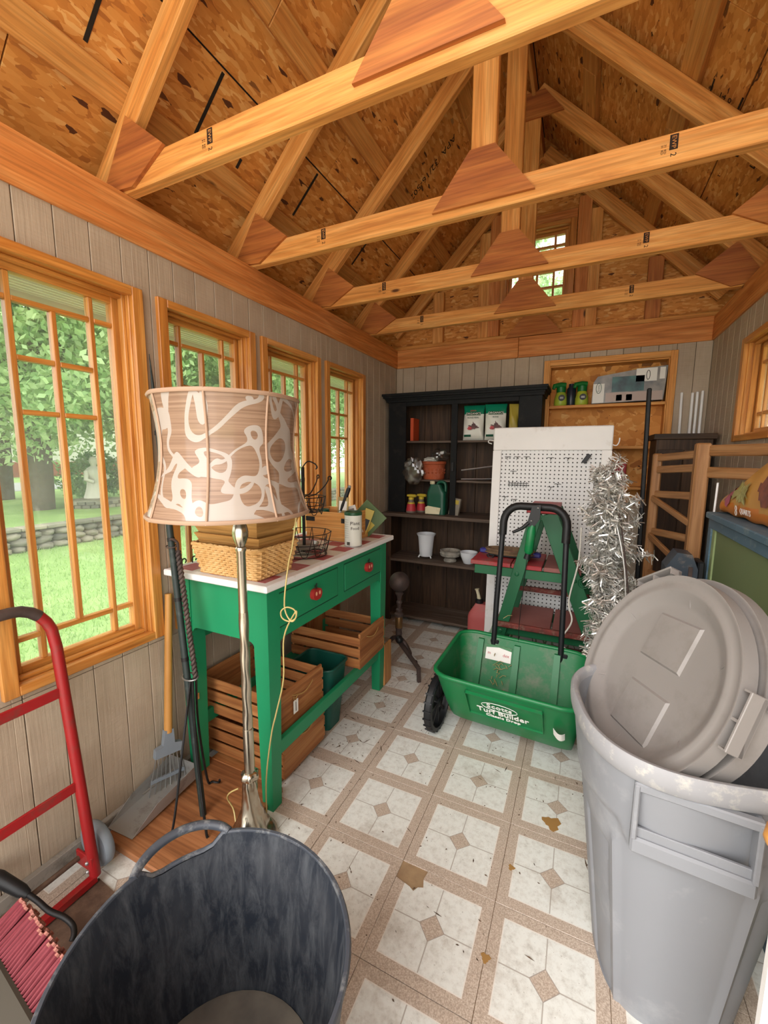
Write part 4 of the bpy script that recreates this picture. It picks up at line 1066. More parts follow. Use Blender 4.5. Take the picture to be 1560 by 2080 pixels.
# ------------------------------------------------------------------ push broom in the near left corner
# head leans with its bristles up toward the room
br = thing('push_broom', 'push broom with red bristles and dark block in the near left corner', 'broom', (-1.0, .3, 0))
A_, C_ = V((-1.17, .36, .235)), V((-.855, .325, .235))       # ends of the block, bristle side
ax = (C_-A_); L = ax.length; ax.normalize(); bd = V((-.45, .62, .22)); bd = (bd-ax*bd.dot(ax)).normalized(); nn_ = ax.cross(bd)
bm = Mx((ax, bd, nn_)).transposed().to_4x4(); bm.translation = A_
ob('block', B().box((-.02, -.065, -.03), (L+.02, .0, .03), .006, m=bm), 'broom_block', br)
rg = random.Random(3)
for r in range(4):
    for k in range(int(L/.0105)):
        x = k*.0105+(r % 2)*.005; z = -.021+r*.014
        o = V((x, 0, z)); sp = V((rg.uniform(-.006, .006), .072+rg.uniform(-.004, .004), z*.25+rg.uniform(-.003, .003)))
        p = bm @ o; q = bm @ (o+sp); 
        if k == 0 and r == 0: pass
        CACHE.setdefault('tuft', []).append((p, q))
bb = B(); bt_ = B()
for p, q in CACHE['tuft']:
    bb.tube([p, p+(q-p)*.93], [.0038, .0058], 6); bt_.tube([p+(q-p)*.93, q], [.0058, .0052], 6)
o1 = ob('bristles', bb, 'bristle', br, smooth=50); o1['kind'] = 'stuff'
o2 = ob('bristle_tips', bt_, 'bristle_tip', br, smooth=50); o2['kind'] = 'stuff'
hb = bm @ V((L*.5, -.06, 0)); 
ob('handle_socket', B().tube([bm @ V((L*.55, -.05, 0)), bm @ V((L*.55, -.12, -.0))], .02, 12), 'black', br, smooth=40)
ob('handle', B().tube([bm @ V((L*.55, -.10, 0)), V((-1.05, .05, .12)), V((-1.08, -.12, .013))], .012, 10), 'handle', br, smooth=40)
# bent black rod tool lying on the toe plate
bl = thing('bent_rod_tool', 'black handled tool with a hooked rod resting on the hand truck plate', 'tool', (-1.2, .5, .012))
pp = [(-1.37, .50, .105), (-1.33, .512, .083), (-1.293, .521, .06), (-1.255, .537, .042), (-1.222, .541, .03), (-1.20, .533, .024), (-1.192, .522, .017)]
ob('rod', B().tube(smooth_path(pp, 5), .0075, 8), 'iron', bl, smooth=50)
ob('grip', B().tube([(-1.455, .468, .152), (-1.44, .473, .143), (-1.375, .497, .108), (-1.358, .504, .098)], [.015, .019, .016, .010], 10), 'black', bl, smooth=50)
tag(ob('black_rag', B().grid(lambda u, v: V((-1.09+.13*u+.02*sin(7*v), .36+.12*v, .02+.025*sin(6*u+1)*cos(5*v)+.02*sin(9*v+4*u))), 14, 14), 'rope', smooth=60), 'dark crumpled rag on floor between broom and black tub', 'rag')

# ------------------------------------------------------------------ rubber tub
tb = thing('rubber_tub', 'large black flexible rubber tub with loop handles, scuffed inside', 'tub', (-.58, .46, 0))
tc_ = V((-.58, .46, 0)); HA = [radians(150), radians(-30)]
def dang(a, b_): return abs((a-b_+pi) % (2*pi)-pi)
def tub_r(a, z):
    t = z/.42; r = .212+.051*t**.85
    r *= 1+.012*sin(3*a+.5)*t
    return r
def rimz(a):
    z = .418
    for h in HA: z -= .034*(1-max(0, min(1, (dang(a, h)-.24)/.10)))
    return z
NU = 72
bb = B()
bb.grid(lambda u, v: tc_+V((tub_r(2*pi*u, v*rimz(2*pi*u))*cos(2*pi*u), tub_r(2*pi*u, v*rimz(2*pi*u))*sin(2*pi*u), .002+v*rimz(2*pi*u))), NU, 14, closeu=True)
bb.grid(lambda u, v: tc_+V(((tub_r(2*pi*u, (1-v)*rimz(2*pi*u))-.007)*cos(2*pi*u), (tub_r(2*pi*u, (1-v)*rimz(2*pi*u))-.007)*sin(2*pi*u), .010+(1-v)*(rimz(2*pi*u)-.008))), NU, 14, closeu=True)
bb.add([tc_+V((.211*cos(2*pi*i/NU), .211*sin(2*pi*i/NU), .002)) for i in range(NU)], [tuple(reversed(range(NU)))])
ob('body', bb, 'tub', tb, smooth=50)
ob('floor_disc', B().lathe([(.206, .030), (.195, .034), (.10, .030), (.001, .028)], tc_, 48, cap=False), 'tub_floor', tb, smooth=50)
ob('rim', B().tube([tc_+V((tub_r(2*pi*i/NU, .41)*cos(2*pi*i/NU), tub_r(2*pi*i/NU, .41)*sin(2*pi*i/NU), rimz(2*pi*i/NU)+.001)) for i in range(NU)], .0062, 6, closed=True), 'tub_rim', tb, smooth=60)
for h in HA:
    pts = []
    for i in range(17):
        t = i/16*2-1; a = h+t*.40; q = (1-t*t)**.8; r = tub_r(a, .42)+.03*q
        pts.append(tc_+V((r*cos(a), r*sin(a), (.418+.016*q))))
    ob('handle', B().tube(smooth_path(pts, 2), .0105, 8), 'tub_rim', tb, smooth=60)
# ------------------------------------------------------------------ hutch
hu = thing('hutch', 'old black and dark wood open hutch against the back wall', 'hutch', (-.86, 3.2, 0))
hx0, hx1 = -1.435, -.275; YH = YB-.005
yu, yl = 3.13, 3.04      # front of upper and lower parts
for x in (hx0, hx1-.022):
    abox('side', (x, yl, 0), (x+.022, YH, .875), 'dark_wood', hu); abox('side', (x, yu, .90), (x+.022, YH, 1.79), 'black_paint', hu)
xs = [hx0+.022, -1.21, -.99, -.77, -.57, hx1-.022]
for i in range(5):
    abox('back_board', (xs[i]+.001, YH-.014, .05), (xs[i+1]-.001, YH-.002, .875), 'dark_wood', hu)
    abox('back_board', (xs[i]+.001, YH-.014, .90), (xs[i+1]-.001, YH-.002, 1.78), 'dark_wood', hu)
abox('counter', (hx0-.02, yl-.025, .875), (hx1+.02, YH, .90), 'dark_wood2', hu)
for z in (.04, .505): abox('shelf', (hx0+.022, yl+.0, z), (hx1-.022, YH-.014, z+.022), 'dark_wood2', hu)
abox('stile', (hx0, yl-.001, 0), (hx0+.06, yl+.018, .875), 'dark_wood', hu); abox('stile', (hx1-.06, yl-.001, 0), (hx1, yl+.018, .875), 'dark_wood', hu)
for z in (1.17, 1.475): abox('shelf', (hx0+.022, yu+.022, z-.016), (hx1-.022, YH-.014, z), 'dark_wood2', hu)
abox('stile', (hx0, yu-.016, .90), (-1.285, yu, 1.79), 'black_paint', hu); abox('stile', (-.43, yu-.016, .90), (hx1, yu, 1.79), 'black_paint', hu)
abox('stile', (-.915, yu-.016, .90), (-.868, yu, 1.745), 'black_paint', hu)
abox('top_rail', (-1.285, yu-.016, 1.742), (-.43, yu, 1.79), 'black_paint', hu)
co = B()
for k, (dz, dd) in enumerate(((0, .02), (.018, .03), (.03, .05), (.045, .06))): co.box((hx0-dd*.6, yu-.016-dd, 1.775+dz), (hx1+dd*.6, YH, 1.775+dz+.018))
ob('cornice', co, 'black_paint', hu)
ob('latch', B().box((-.905, yu-.024, 1.24), (-.885, yu-.016, 1.31), .003), 'iron', hu)

def lathe_thing(name, label, cat, loc, prof, mat, n=28, **kw):
    return tag(ob(name, B().lathe(prof, loc, n, **kw), mat, smooth=40, base=True), label, cat)
# top shelf
tag(ob('orange_folder', B().box((-1.283, 3.20, 1.4755), (-1.255, 3.33, 1.66), .003), 'orange'), 'orange folder standing at left end of the top hutch shelf', 'folder')
def bag(name, label, c, w_, h_, d_, rz, tilt, mats, cat='bag', top=.27, txt=None, motif=True):
    m = Mx.Translation(c) @ Mx.Rotation(rz, 4, 'Z') @ Mx.Rotation(tilt, 4, 'X')
    t = thing(name, label, cat, mat=m)
    def sf(u, v):
        # u round, v up: pillow section narrowing to a flat seal at the top
        a = 2*pi*u; k = sin(min(1, v*6)*pi/2) if v < .5 else max(.04, 1-((v-.5)/.5)**2)
        wd = w_/2*(1-.05*sin(pi*v)+(.02 if v > .9 else 0)); wr = .008*sin(9*v+4*a)*(1 if .1 < v < .95 else 0)
        return V((wd*(1 if cos(a) >= 0 else -1)*abs(cos(a))**.45, d_/2*k*(1 if sin(a) >= 0 else -1)*abs(sin(a))**.8+wr*.6*k, v*h_))
    bb = B(); bb.grid(sf, 32, 20, closeu=True); N = 20
    for i, f in enumerate(bb.f):
        if (i % (N-1))/(N-1) > 1-top: bb.mi[i] = 1
    bb.add([sf(i/32, 0) for i in range(32)], [tuple(reversed(range(32)))])
    ob('pouch', bb, mats[:2], t, t, smooth=60)
    fy = -d_/2-.0015
    def pat(nm, x0, x1, zz0, zz1, mat, lab=None):
        # curved patch following the front of the pouch
        def g(u, v):
            x = x0+(x1-x0)*u; z = zz0+(zz1-zz0)*v; vv = z/h_; k = sin(min(1, vv*6)*pi/2) if vv < .5 else max(.04, 1-((vv-.5)/.5)**2)
            q = min(.98, abs(x)/(w_/2)); s_ = sqrt(max(0, 1-(q**(1/.45))**2))**.8
            return V((x, -d_/2*k*s_-.0045, z))
        return ob(nm, B().grid(g, 10, 10), mat, t, t, smooth=60)
    def blob(cx0, cz0, rx, rz, mat, n, jag, seed):
        g_ = random.Random(seed); pts = [(cx0, cz0)]
        for i in range(n):
            k_ = 1-jag*g_.random(); pts.append((cx0+rx*k_*cos(2*pi*i/n), cz0+rz*k_*sin(2*pi*i/n)))
        vs_ = []
        for x, z in pts:
            vv = z/h_; k = sin(min(1, vv*6)*pi/2) if vv < .5 else max(.04, 1-((vv-.5)/.5)**2)
            q = min(.98, abs(x)/(w_/2)); s_ = sqrt(max(0, 1-(q**(1/.45))**2))**.8; vs_.append(V((x, -d_/2*k*s_-.005, z)))
        ob('print', B().add(vs_, [(0, 1+i, 1+(i+1) % n) for i in range(n)]), mat, t, t)
    if motif:
        pat('banner', -w_*.34, w_*.34, h_*.70, h_*.79, 'bag_dgreen'); pat('print', -w_*.42, -w_*.08, h_*.09, h_*.15, 'jug')
        blob(0, h_*.36, w_*.33, h_*.1, 'bag_dark', 22, .6, 3); blob(w_*.06, h_*.42, w_*.14, h_*.13, 'bag_dark', 18, .7, 5); blob(-w_*.15, h_*.33, w_*.15, h_*.06, 'redlabel', 14, .5, 8)
    if txt:
        for s_, z, sz, mt in txt: text('lettering', s_, sz, mt, t, frame3((0, -d_/2-.006, z), (1, 0, 0), (0, -1, 0)), frame=t)
    return t
bag('fertilizer_bag', 'left white and green bone meal bag on the top hutch shelf', (-.765, 3.20, 1.476), .158, .262, .07, .05, -.06, ('bag_white', 'bag_green'), txt=(('ORGANICS', .194, .022, 'card'), ('BONE MEAL', .165, .016, 'jug'), ('Jobe\'s', .217, .018, 'redlabel')))
bag('fertilizer_bag', 'right bone meal bag with crumpled top, half behind the pegboard', (-.60, 3.19, 1.476), .155, .262, .07, .15, -.03, ('bag_white', 'bag_green'), txt=(('ORGANICS', .194, .022, 'card'), ('BONE', .165, .016, 'jug')), top=.3)
bag('fertilizer_bag', 'narrow yellow bag at right end of the top hutch shelf', (-.475, 3.22, 1.476), .07, .26, .05, .3, 0, ('bag_yellow', 'bag_yellow'), motif=False)
# middle shelf
pc = (-1.085, 3.235, 1.1705)
pt = thing('terracotta_pot', 'round terracotta pot with embossed leaf band on the hutch shelf', 'pot', pc)
ob('body', B().lathe([(.082, 0), (.086, .01), (.088, .10), (.09, .118), (.097, .122), (.098, .142), (.09, .144), (.086, .125), (.078, .02), (.001, .015)], pc, 40), 'terracotta', pt, smooth=40)
for k in range(18):
    a = 2*pi*k/18; rr = .0885
    for s_ in (-1, 1): ob('leaf_relief', B().ball((pc[0]+rr*cos(a), pc[1]+rr*sin(a), pc[2]+.065+s_*.012), .009, 8, 6, (.5 if abs(cos(a)) > .7 else 1, .5 if abs(cos(a)) <= .7 else 1, .9)), 'terracotta', pt, smooth=60)
def crumple(c, r, seed, sq=(1, 1, 1), amp=.35):
    g = random.Random(seed); ph = [(g.uniform(2, 7), g.uniform(0, 6), g.uniform(2, 7), g.uniform(0, 6)) for _ in range(5)]
    def f(u, v):
        a = 2*pi*u; t = pi*v; s_ = sum(sin(p[0]*a*.5*2//1*.5+p[1])*sin(p[2]*t+p[3]) for p in ph)/3
        s_ = sum(math.sin(round(p[0])*a+p[1])*math.sin(p[2]*t+p[3]) for p in ph)/2.5
        rr = r*(1+amp*s_*sin(t)); return V(c)+V((rr*sin(t)*cos(a)*sq[0], rr*sin(t)*sin(a)*sq[1], -rr*cos(t)*sq[2]))
    return B().grid(f, 28, 16, closeu=True)
tag(ob('plastic_bag', crumple((-1.215, 3.115, 1.235), .085, 4, (.95, .35, 1.25)), 'film', smooth=20), 'clear crumpled plastic bag hanging off the left of the terracotta pot', 'plastic bag', 'crumpled plastic bags')
tag(ob('plastic_bag', crumple((-1.03, 3.22, 1.365), .06, 9, (1.1, .8, .8)), 'film', smooth=20), 'clear crumpled plastic bag stuffed in the top of the terracotta pot', 'plastic bag', 'crumpled plastic bags')
tag(ob('tissue_wad', crumple((-1.11, 3.22, 1.32), .045, 12, (1.3, .9, .6)), 'bag_white', smooth=20), 'white tissue wad lying in the terracotta pot', 'tissue')
tag(ob('metal_rod', B().tube([(-.84, 3.16, 1.248), (-.42, 3.28, 1.31)], .006, 8), 'steel', smooth=40), 'upper thin metal rod lying slanted on the right hutch shelf', 'rod', 'metal rods')
tag(ob('metal_rod', B().tube([(-.84, 3.16, 1.18), (-.42, 3.29, 1.19)], .006, 8), 'steel', smooth=40), 'lower thin metal rod lying on the right hutch shelf', 'rod', 'metal rods')
# counter
def sprayer(c, label):
    t = thing('spray_bottle', label, 'bottle', c, group='hose-end spray bottles')
    ob('bottle', B().lathe([(.04, 0), (.042, .006), (.034, .06), (.022, .095), (.018, .105)], c, 24), 'smoke', t, smooth=40)
    ob('label_panel', B().lathe([(.0418, .015), (.0365, .05), (.031, .072)], c, 24, cap=False), 'redlabel', t, smooth=40)
    ob('label_band', B().lathe([(.0312, .072), (.0262, .084)], c, 24, cap=False), 'yellow', t, smooth=40)
    ob('cap', B().lathe([(.022, .105), (.022, .122), (.012, .126)], c, 16), 'yellow', t, smooth=40)
    x, y, z = c; ob('nozzle', B().tube([(x-.035, y, z+.137), (x-.01, y, z+.137), (x+.03, y-.01, z+.137), (x+.045, y-.015, z+.137)], [.009, .013, .013, .010], 10), 'yellow', t, smooth=40)
sprayer((-1.235, 3.125, .901), 'front hose-end spray bottle with red label on the hutch counter')
sprayer((-1.175, 3.195, .901), 'rear hose-end spray bottle, partly hidden beside the green jug')
jg = thing('green_jug', 'dark green plastic jug with handle and peeling cream label on hutch counter', 'jug', (-1.02, 3.14, .901))
def jf(u, v):
    q = resample(rrect(-1, 1, -1, 1, .4), 32); x, y = q[int(round(u*32)) % 32]; z = v*.235
    s_ = 1 if z < .17 else max(.45, 1-(z-.17)/.065*.45)
    return V((-1.02+x*.075*s_-(1-s_)*.02, 3.14+y*.05*(s_*.6+.4), .901+z))
bb = B(); bb.grid(jf, 32, 16, closeu=True); bb.add([jf(i/32, 1) for i in range(32)], [tuple(range(32))]); bb.add([jf(i/32, 0) for i in range(32)], [tuple(reversed(range(32)))])
ob('body', bb, 'jug', jg, smooth=40)
ob('handle', B().tube(smooth_path([(-1.03, 3.14, 1.12), (-1.01, 3.14, 1.15), (-.975, 3.14, 1.155), (-.955, 3.14, 1.13), (-.955, 3.14, 1.07)], 5), .0125, 10), 'jug', jg, smooth=60)
ob('cap', B().lathe([(.02, 0), (.02, .022), (.017, .025)], (-1.062, 3.14, 1.136), 16), 'jug_label', jg, smooth=40)
ob('label_panel', B().prism([(-1.10, 3.088, .905), (-1.075, 3.088, .895+.01), (-.985, 3.088, .905), (-.975, 3.088, .955), (-1.08, 3.088, .968), (-1.102, 3.088, .955)], (0, -.003, 0)), 'jug_label', jg)
packet((-.885, 3.14, .901), .082, .135, -.1, .16, ('bag_grey', 'bag_grey', 'bag_yellow'), 'grey foil packet leaning at right of the green jug', th=.03, nm='foil_packet')
tag(ob('dark_can', B().lathe([(.03, 0), (.03, .1), (.02, .11)], (-1.13, 3.27, .901), 20), 'rope', smooth=40, base=True), 'small dark can in shadow behind the green jug', 'can')
# lower shelf
vc = (-1.115, 3.165, .528)
vs2 = thing('white_vase', 'tall white enamel vase with flared rim and small feet in the hutch', 'vase', vc)
ob('body', B().lathe([(.048, .018), (.052, .024), (.06, .12), (.066, .18), (.076, .197), (.078, .203), (.072, .204), (.062, .18), (.05, .03), (.001, .026)], vc, 32, flute=lambda a, z: 1+.012*cos(10*a)), 'enamel', vs2, smooth=40)
for k in range(3):
    a = k*2*pi/3-.5; ob('foot', B().tube(smooth_path([(vc[0]+.045*cos(a), vc[1]+.045*sin(a), vc[2]+.035), (vc[0]+.055*cos(a), vc[1]+.055*sin(a), vc[2]+.018), (vc[0]+.062*cos(a), vc[1]+.062*sin(a), vc[2]+.007)], 4), [.006]*8+[.0085], 8), 'enamel', vs2, smooth=60)
lathe_thing('stone_bowl', 'weathered stone pedestal bowl beside the white vase', 'bowl', (-.905, 3.15, .528), [(.05, 0), (.052, .012), (.04, .022), (.04, .028), (.075, .045), (.083, .068), (.078, .08), (.082, .088), (.072, .09), (.066, .075), (.03, .045), (.001, .042)], 'stone_bowl', 32)
lathe_thing('white_bowl', 'small white bowl in the hutch, mostly hidden by the red step', 'bowl', (-.755, 3.14, .528), [(.035, 0), (.04, .004), (.062, .06), (.068, .092), (.064, .092), (.056, .06), (.001, .01)], 'enamel', 28)
gc = thing('gas_can', 'faded red plastic gas can with spout beside the pegboard', 'gas can', (-.60, 2.93, 0))
def gf(u, v):
    q = resample(rrect(-1, 1, -1, 1, .4), 32); x, y = q[int(round(u*32)) % 32]; z = v*.30; s_ = 1 if z < .22 else 1-(z-.22)/.08*.55
    return V((-.60+x*.085*(s_ if x < 0 else 1), 2.93+y*.075*s_, .001+z))
bb = B(); bb.grid(gf, 32, 14, closeu=True); bb.add([gf(i/32, 1) for i in range(32)], [tuple(range(32))]); bb.add([gf(i/32, 0) for i in range(32)], [tuple(reversed(range(32)))])
ob('body', bb, 'gas', gc, smooth=40)
ob('collar', B().lathe([(.028, 0), (.028, .03), (.02, .034)], (-.615, 2.93, .298), 16), 'black', gc, smooth=40)
ob('spout', B().tube([(-.615, 2.93, .32), (-.622, 2.925, .36), (-.632, 2.92, .395), (-.634, 2.92, .405)], [.016, .012, .012, .017], 12), 'jug_label', gc, smooth=50)

# ------------------------------------------------------------------ pegboard panel
pb = thing('pegboard_panel', 'tall white framed pegboard panel with painted grass at its foot', 'pegboard', mat=Mx.Translation((-.195, 2.80, 0)) @ Mx.Rotation(radians(-3), 4, 'X'))
pw, ph = .352, 1.545
gy_ = .0
abox('frame_rail', (-pw, -.012, 1.395), (pw, .012, ph), 'white', pb, pb, ch=.006)
abox('frame_rail', (-pw, -.012, 0), (pw, .012, .255), 'white', pb, pb, ch=.002)
abox('frame_stile', (-pw, -.012, .255), (-pw+.055, .012, 1.395), 'white', pb, pb); abox('frame_stile', (pw-.055, -.012, .255), (pw, .012, 1.395), 'white', pb, pb)
pe = B().box((-pw+.055, -.002, .255), (pw-.055, .004, 1.395)); ob('perforated_board', pe, 'peg', pb, pb)
g = random.Random(5)
for k in range(46):
    x = -pw+.015+k*(2*pw-.03)/45; hgt = g.uniform(.09, .20); bnd = g.uniform(-.05, .05); w0 = g.uniform(.008, .014)
    P0 = [(x-w0, -.0122, .01), (x+w0, -.0122, .01), (x+w0*.6+bnd*.45, -.0122, .01+hgt*.6), (x+bnd, -.0122, .01+hgt), (x-w0*.6+bnd*.4, -.0122, .01+hgt*.6)]
    ob('painted_blade', B().prism(P0, (0, -.0006, 0)), 'grass_paint', pb, pb)
def peghook(x, z, lab, s=.02):
    bb = B().tube([(x-s, -.004, z+.004), (x-s*.5, -.010, z+.006), (x, -.008, z+.003), (x+s*.5, -.010, z+.006), (x+s, -.004, z+.004)], .0016, 5)
    bb.tube([(x, -.008, z+.004), (x+.001, -.022, z-.004), (x, -.026, z-.016)], .0016, 5)
    tag(ob('peg_hook', bb, 'iron', None, pb), lab, 'hook', 'wire peg hooks on the pegboard')
for x, z, lab in ((-.255, 1.35, 'leftmost wire peg hook in the top row of the pegboard'), (-.195, 1.35, 'second wire peg hook from left in the top pegboard row'),
                  (-.135, 1.35, 'third wire peg hook from left in the top pegboard row'), (-.215, 1.255, 'lone wire peg hook below the top row, left side of pegboard'),
                  (.01, 1.345, 'fourth wire peg hook from left in the top pegboard row'), (-.26, 1.085, 'wire peg hook just inside the left bend of spreader handle'),
                  (-.20, 1.07, 'wire peg hook left of the black spreader trigger'), (.02, 1.16, 'wire peg hook right of the red stand top, nearer the stand'),
                  (.11, 1.345, 'rightmost wire peg hook in the top row, beside the black clip'), (-.275, .62, 'lowest wire peg hook on the pegboard, left of the green stand'),
                  (-.28, .84, 'wire peg hook behind the left upright of the spreader handle'), (.06, 1.18, 'wire peg hook right of the red stand top, nearer the tinsel')): peghook(x, z, lab)
bb = B()
for k in range(7): bb.tube([(-.235+k*.018, -.006, 1.19), (-.235+k*.018, -.02, 1.18), (-.235+k*.018, -.02, 1.155)], .0016, 5)
bb.tube([(-.245, -.008, 1.168), (-.115, -.008, 1.168)], .0016, 5); bb.tube([(-.245, -.008, 1.182), (-.115, -.008, 1.182)], .0016, 5)
tag(ob('hook_rack', bb, 'iron', None, pb), 'row of wire hooks on the pegboard behind the spreader handle', 'hook rack')
pk = ob('paint_brush', B().box((-.012, -.016, -.03), (.012, .0, .03), .002, m=Mx.Translation((.215, -.012, 1.345)) @ Mx.Rotation(radians(32), 4, 'Y')), 'black', None, pb); tag(pk, 'small black clip at the top right of the pegboard', 'clip')
for s_ in (-1, 1):
    q = ob('coat_hook', B().tube(smooth_path([(s_*pw, 0, 1.43), (s_*(pw+.02), 0, 1.425), (s_*(pw+.032), 0, 1.445), (s_*(pw+.034), 0, 1.47)] if s_ > 0 else [(-pw, 0, 1.46), (-pw-.03, 0, 1.465), (-pw-.036, 0, 1.45), (-pw-.012, 0, 1.44)], 4), .0035, 6), 'white', pb, pb)

# ------------------------------------------------------------------ drop spreader
SPM = Mx.Translation((-.235, 1.90, 0)) @ Mx.Rotation(radians(-3.5), 4, 'Z')
sp = thing('drop_spreader', 'green drop spreader with black U handle and white lettering', 'spreader', mat=SPM)
hl = .318; 
def hop(t, inset):   # cross section rings: t 0 bottom .. 1 rim ; rounded rectangle
    dy0 = -.045+(-.215+.045)*t**.8; dy1 = .10+(.235-.10)*t**.9
    hx = hl-.045+.045*t-inset; z = .085+(.285)*t
    z1 = z+.045*t  # rear rim a bit higher
    return hx, dy0+inset, dy1-inset, z, z1
def hopf(u, t, inset, dz=0):
    hx, y0, y1, za, zb = hop(t, inset); q = resample(rrect(-1, 1, -1, 1, .28), 64); x, y = q[int(round(u*64)) % 64]
    k = (y+1)/2; return V((x*hx, y0+(y1-y0)*k, za+(zb-za)*k+dz))
bb = B(); bb.grid(lambda u, v: hopf(u, v, 0), 64, 10, closeu=True); bb.add([hopf(i/64, 0, 0) for i in range(64)], [tuple(reversed(range(64)))])
hp = ob('hopper', bb, 'scot', sp, sp, smooth=40)
bb = B(); bb.grid(lambda u, v: hopf(u, 1-v, .007, .008*(v)), 64, 10, closeu=True); bb.add([hopf(i/64, 0, .007, .008) for i in range(64)], [tuple(range(64))])
ob('hopper_liner', bb, 'scot_in', hp, sp, smooth=40)
ob('hopper_rim', B().tube([hopf(i/64, 1, 0) for i in range(64)], .0105, 8, closed=True), 'scot', hp, sp, smooth=60)
for x in (-.205, -.02, .17):
    ob('inner_rib', B().prism([(x-.014, .232-.012, .395), (x+.014, .232-.012, .395), (x+.018, .10, .105), (x-.018, .10, .105)], (0, -.014, 0)), 'scot', hp, sp)
# front face: recessed-panel borders and lettering (front plane from rim to bottom)
fa, fb = V((0, -.217, .355)), V((0, -.052, .095)); fd = (fb-fa).normalized(); fn = V((0, fd.z, -fd.y)); fn = fn if fn.y < 0 else -fn
FM = lambda x, s, lift=.004: V((x, 0, 0))+fa+fd*s+fn*lift
def frect(nm, x0, x1, s0, s1, lift=.002, th=.005, mat='scot'):
    ob(nm, B().prism([FM(x0, s0, lift), FM(x1, s0, lift), FM(x1, s1, lift), FM(x0, s1, lift)], fn*th), mat, hp, sp)
def f_at(s):  # follow the curved front: lift of real surface from the straight plane
    return .012
frect('panel_edge', -.16, .165, .030, .034, .0, .014); frect('panel_edge', -.16, .165, .195, .199, .0, .016); frect('panel_edge', -.16, -.156, .030, .199, .0, .015); frect('panel_edge', .161, .165, .03, .199, .0, .015)
def ftext(s, x, sd_, size, mat='card', shear=0, sx=1, bold=0):
    text('lettering', s, size, mat, hp, frame3(FM(x, sd_, .018), (1, 0, 0), fn), frame=sp, ext=.0008, shear=shear, sx=sx, bold=bold)
ftext('Scotts', -.012, .078, .044, bold=.0003); ftext('Turf Builder', -.002, .124, .05, sx=.9, bold=.0008); ftext('Classic Drop', -.002, .16, .026, sx=1.1, bold=.0006)
bb = B().tube([FM(-.012+.076*cos(a), .078+.030*sin(a), .018) for a in [2*pi*i/40 for i in range(40)]], .0014, 5, closed=True); ob('logo_ring', bb, 'card', hp, sp)
lb = ob('inside_label', B().prism([(-.175, .2115, .375), (-.045, .2115, .375), (-.045, .1855, .305), (-.175, .1855, .305)], (0, -.003, 0)), 'card', hp, sp)
ob('label_arch', B().prism([(-.175, .2085, .376), (-.045, .2085, .376), (-.045, .2025, .36), (-.11, .206, .369), (-.175, .2025, .36)], (0, -.002, 0)), 'weed_green', hp, sp)
text('lettering', 'm          dex', .022, 'redlabel', hp, frame3((-.11, .1925, .336), (1, 0, 0), (0, -1, .37)), frame=sp)
pg = ob('paper_flag', B().grid(lambda u, v: FM(.205+.045*u, .10+.055*v, .02+.02*sin(2.6*u)), 8, 4), 'card', sp, sp, smooth=60)
for k, (nm, x) in enumerate((('wheel', -hl-.045), ('wheel', hl+.005))):
    wm = Mx.Translation((x, -.06, .142)) @ Mx.Rotation(pi/2, 4, 'Y')
    wo = ob('wheel', B().lathe([(.117, 0), (.133, .004), (.1395, .012), (.1395, .034), (.133, .042), (.117, .042), (.115, .03), (.115, .012)], n=44, m=wm, cap=False), 'black', sp, sp, smooth=30)
    for j in range(44):
        if j % 2 == 0:
            a = 2*pi*j/44; ob('tread_lug', B().box((-.003, -.0035, 0), (.003, .0035, .040), m=wm @ Mx.Rotation(a, 4, 'Z') @ Mx.Translation((.1385, 0, .001))), 'black', wo, sp)
    bb = B().lathe([(.02, 0), (.024, .01), (.024, .035), (.012, .04)], n=16, m=wm)
    for j in range(8):
        a = 2*pi*j/8; bb.box((.02, -.006, .012), (.117, .006, .03), m=wm @ Mx.Rotation(a, 4, 'Z'))
    ob('spokes', bb, 'black', wo, sp)
hp0 = [(-.165, .215, .28), (-.160, .235, .60), (-.150, .27, 1.02)]
cvx = [(-.150+.08*(1-cos(a)), .275+.006*sin(a), 1.02+.085*sin(a)) for a in [pi/2*i/6 for i in range(1, 7)]]
left = hp0+cvx; right = [(.04-x*1.0-.04+.0, y, z) for x, y, z in reversed(left)]
sh2 = .02
hd = ob('handle', B().tube([V((x+sh2, y, z)) for x, y, z in left+right], .0135, 12), 'black', sp, sp, smooth=50)
gr = [V((x+sh2, y, z)) for x, y, z in left[2:]+right[:-2]]; gr = [V((left[2][0]+sh2, left[2][1]-.008, .955))]+gr+[V((right[-3][0]+sh2, right[-3][1]-.008, .94))]
ob('foam_grip', B().tube(gr, .0195, 12), 'iron', hd, sp, smooth=50)
for x in (-.165+sh2, .165+sh2): ob('clamp', B().box((x-.014, .215, .36), (x+.03, .245, .40), .003), 'black', hd, sp)
ob('lever_plate', B().prism([(.012, .245, 1.115), (.052, .245, 1.12), (.05, .245, 1.05), (.02, .245, 1.005), (-.01, .245, 1.015), (.0, .245, 1.06)], (0, -.012, 0)), 'black', hd, sp)
ob('trigger', B().tube([(.0, .238, 1.03), (-.03, .235, 1.0), (-.075, .232, .975)], [.010, .009, .007], 8), 'black', hd, sp, smooth=50)
for x, z in ((.04, 1.105), (.012, 1.04)): ob('rivet', B().ball((x, .232, z), .005, 8, 6), 'steel', hd, sp)
ob('cable_housing', B().tube([(.018, .245, 1.02), (.012, .245, .99), (.004, .245, .885), (.003, .245, .87)], [.012, .022, .022, .012], 12), 'scot', hd, sp, smooth=50)
ob('cable_boot', B().tube([(.003, .245, .875), (-.003, .245, .845)], [.014, .016], 10), 'black', hd, sp, smooth=50)
ob('cable', B().tube(smooth_path([(-.002, .245, .85), (-.01, .24, .7), (-.02, .23, .5), (-.018, .225, .33)], 5), .0018, 5), 'iron', hd, sp)
dg = random.Random(11); bb = B()
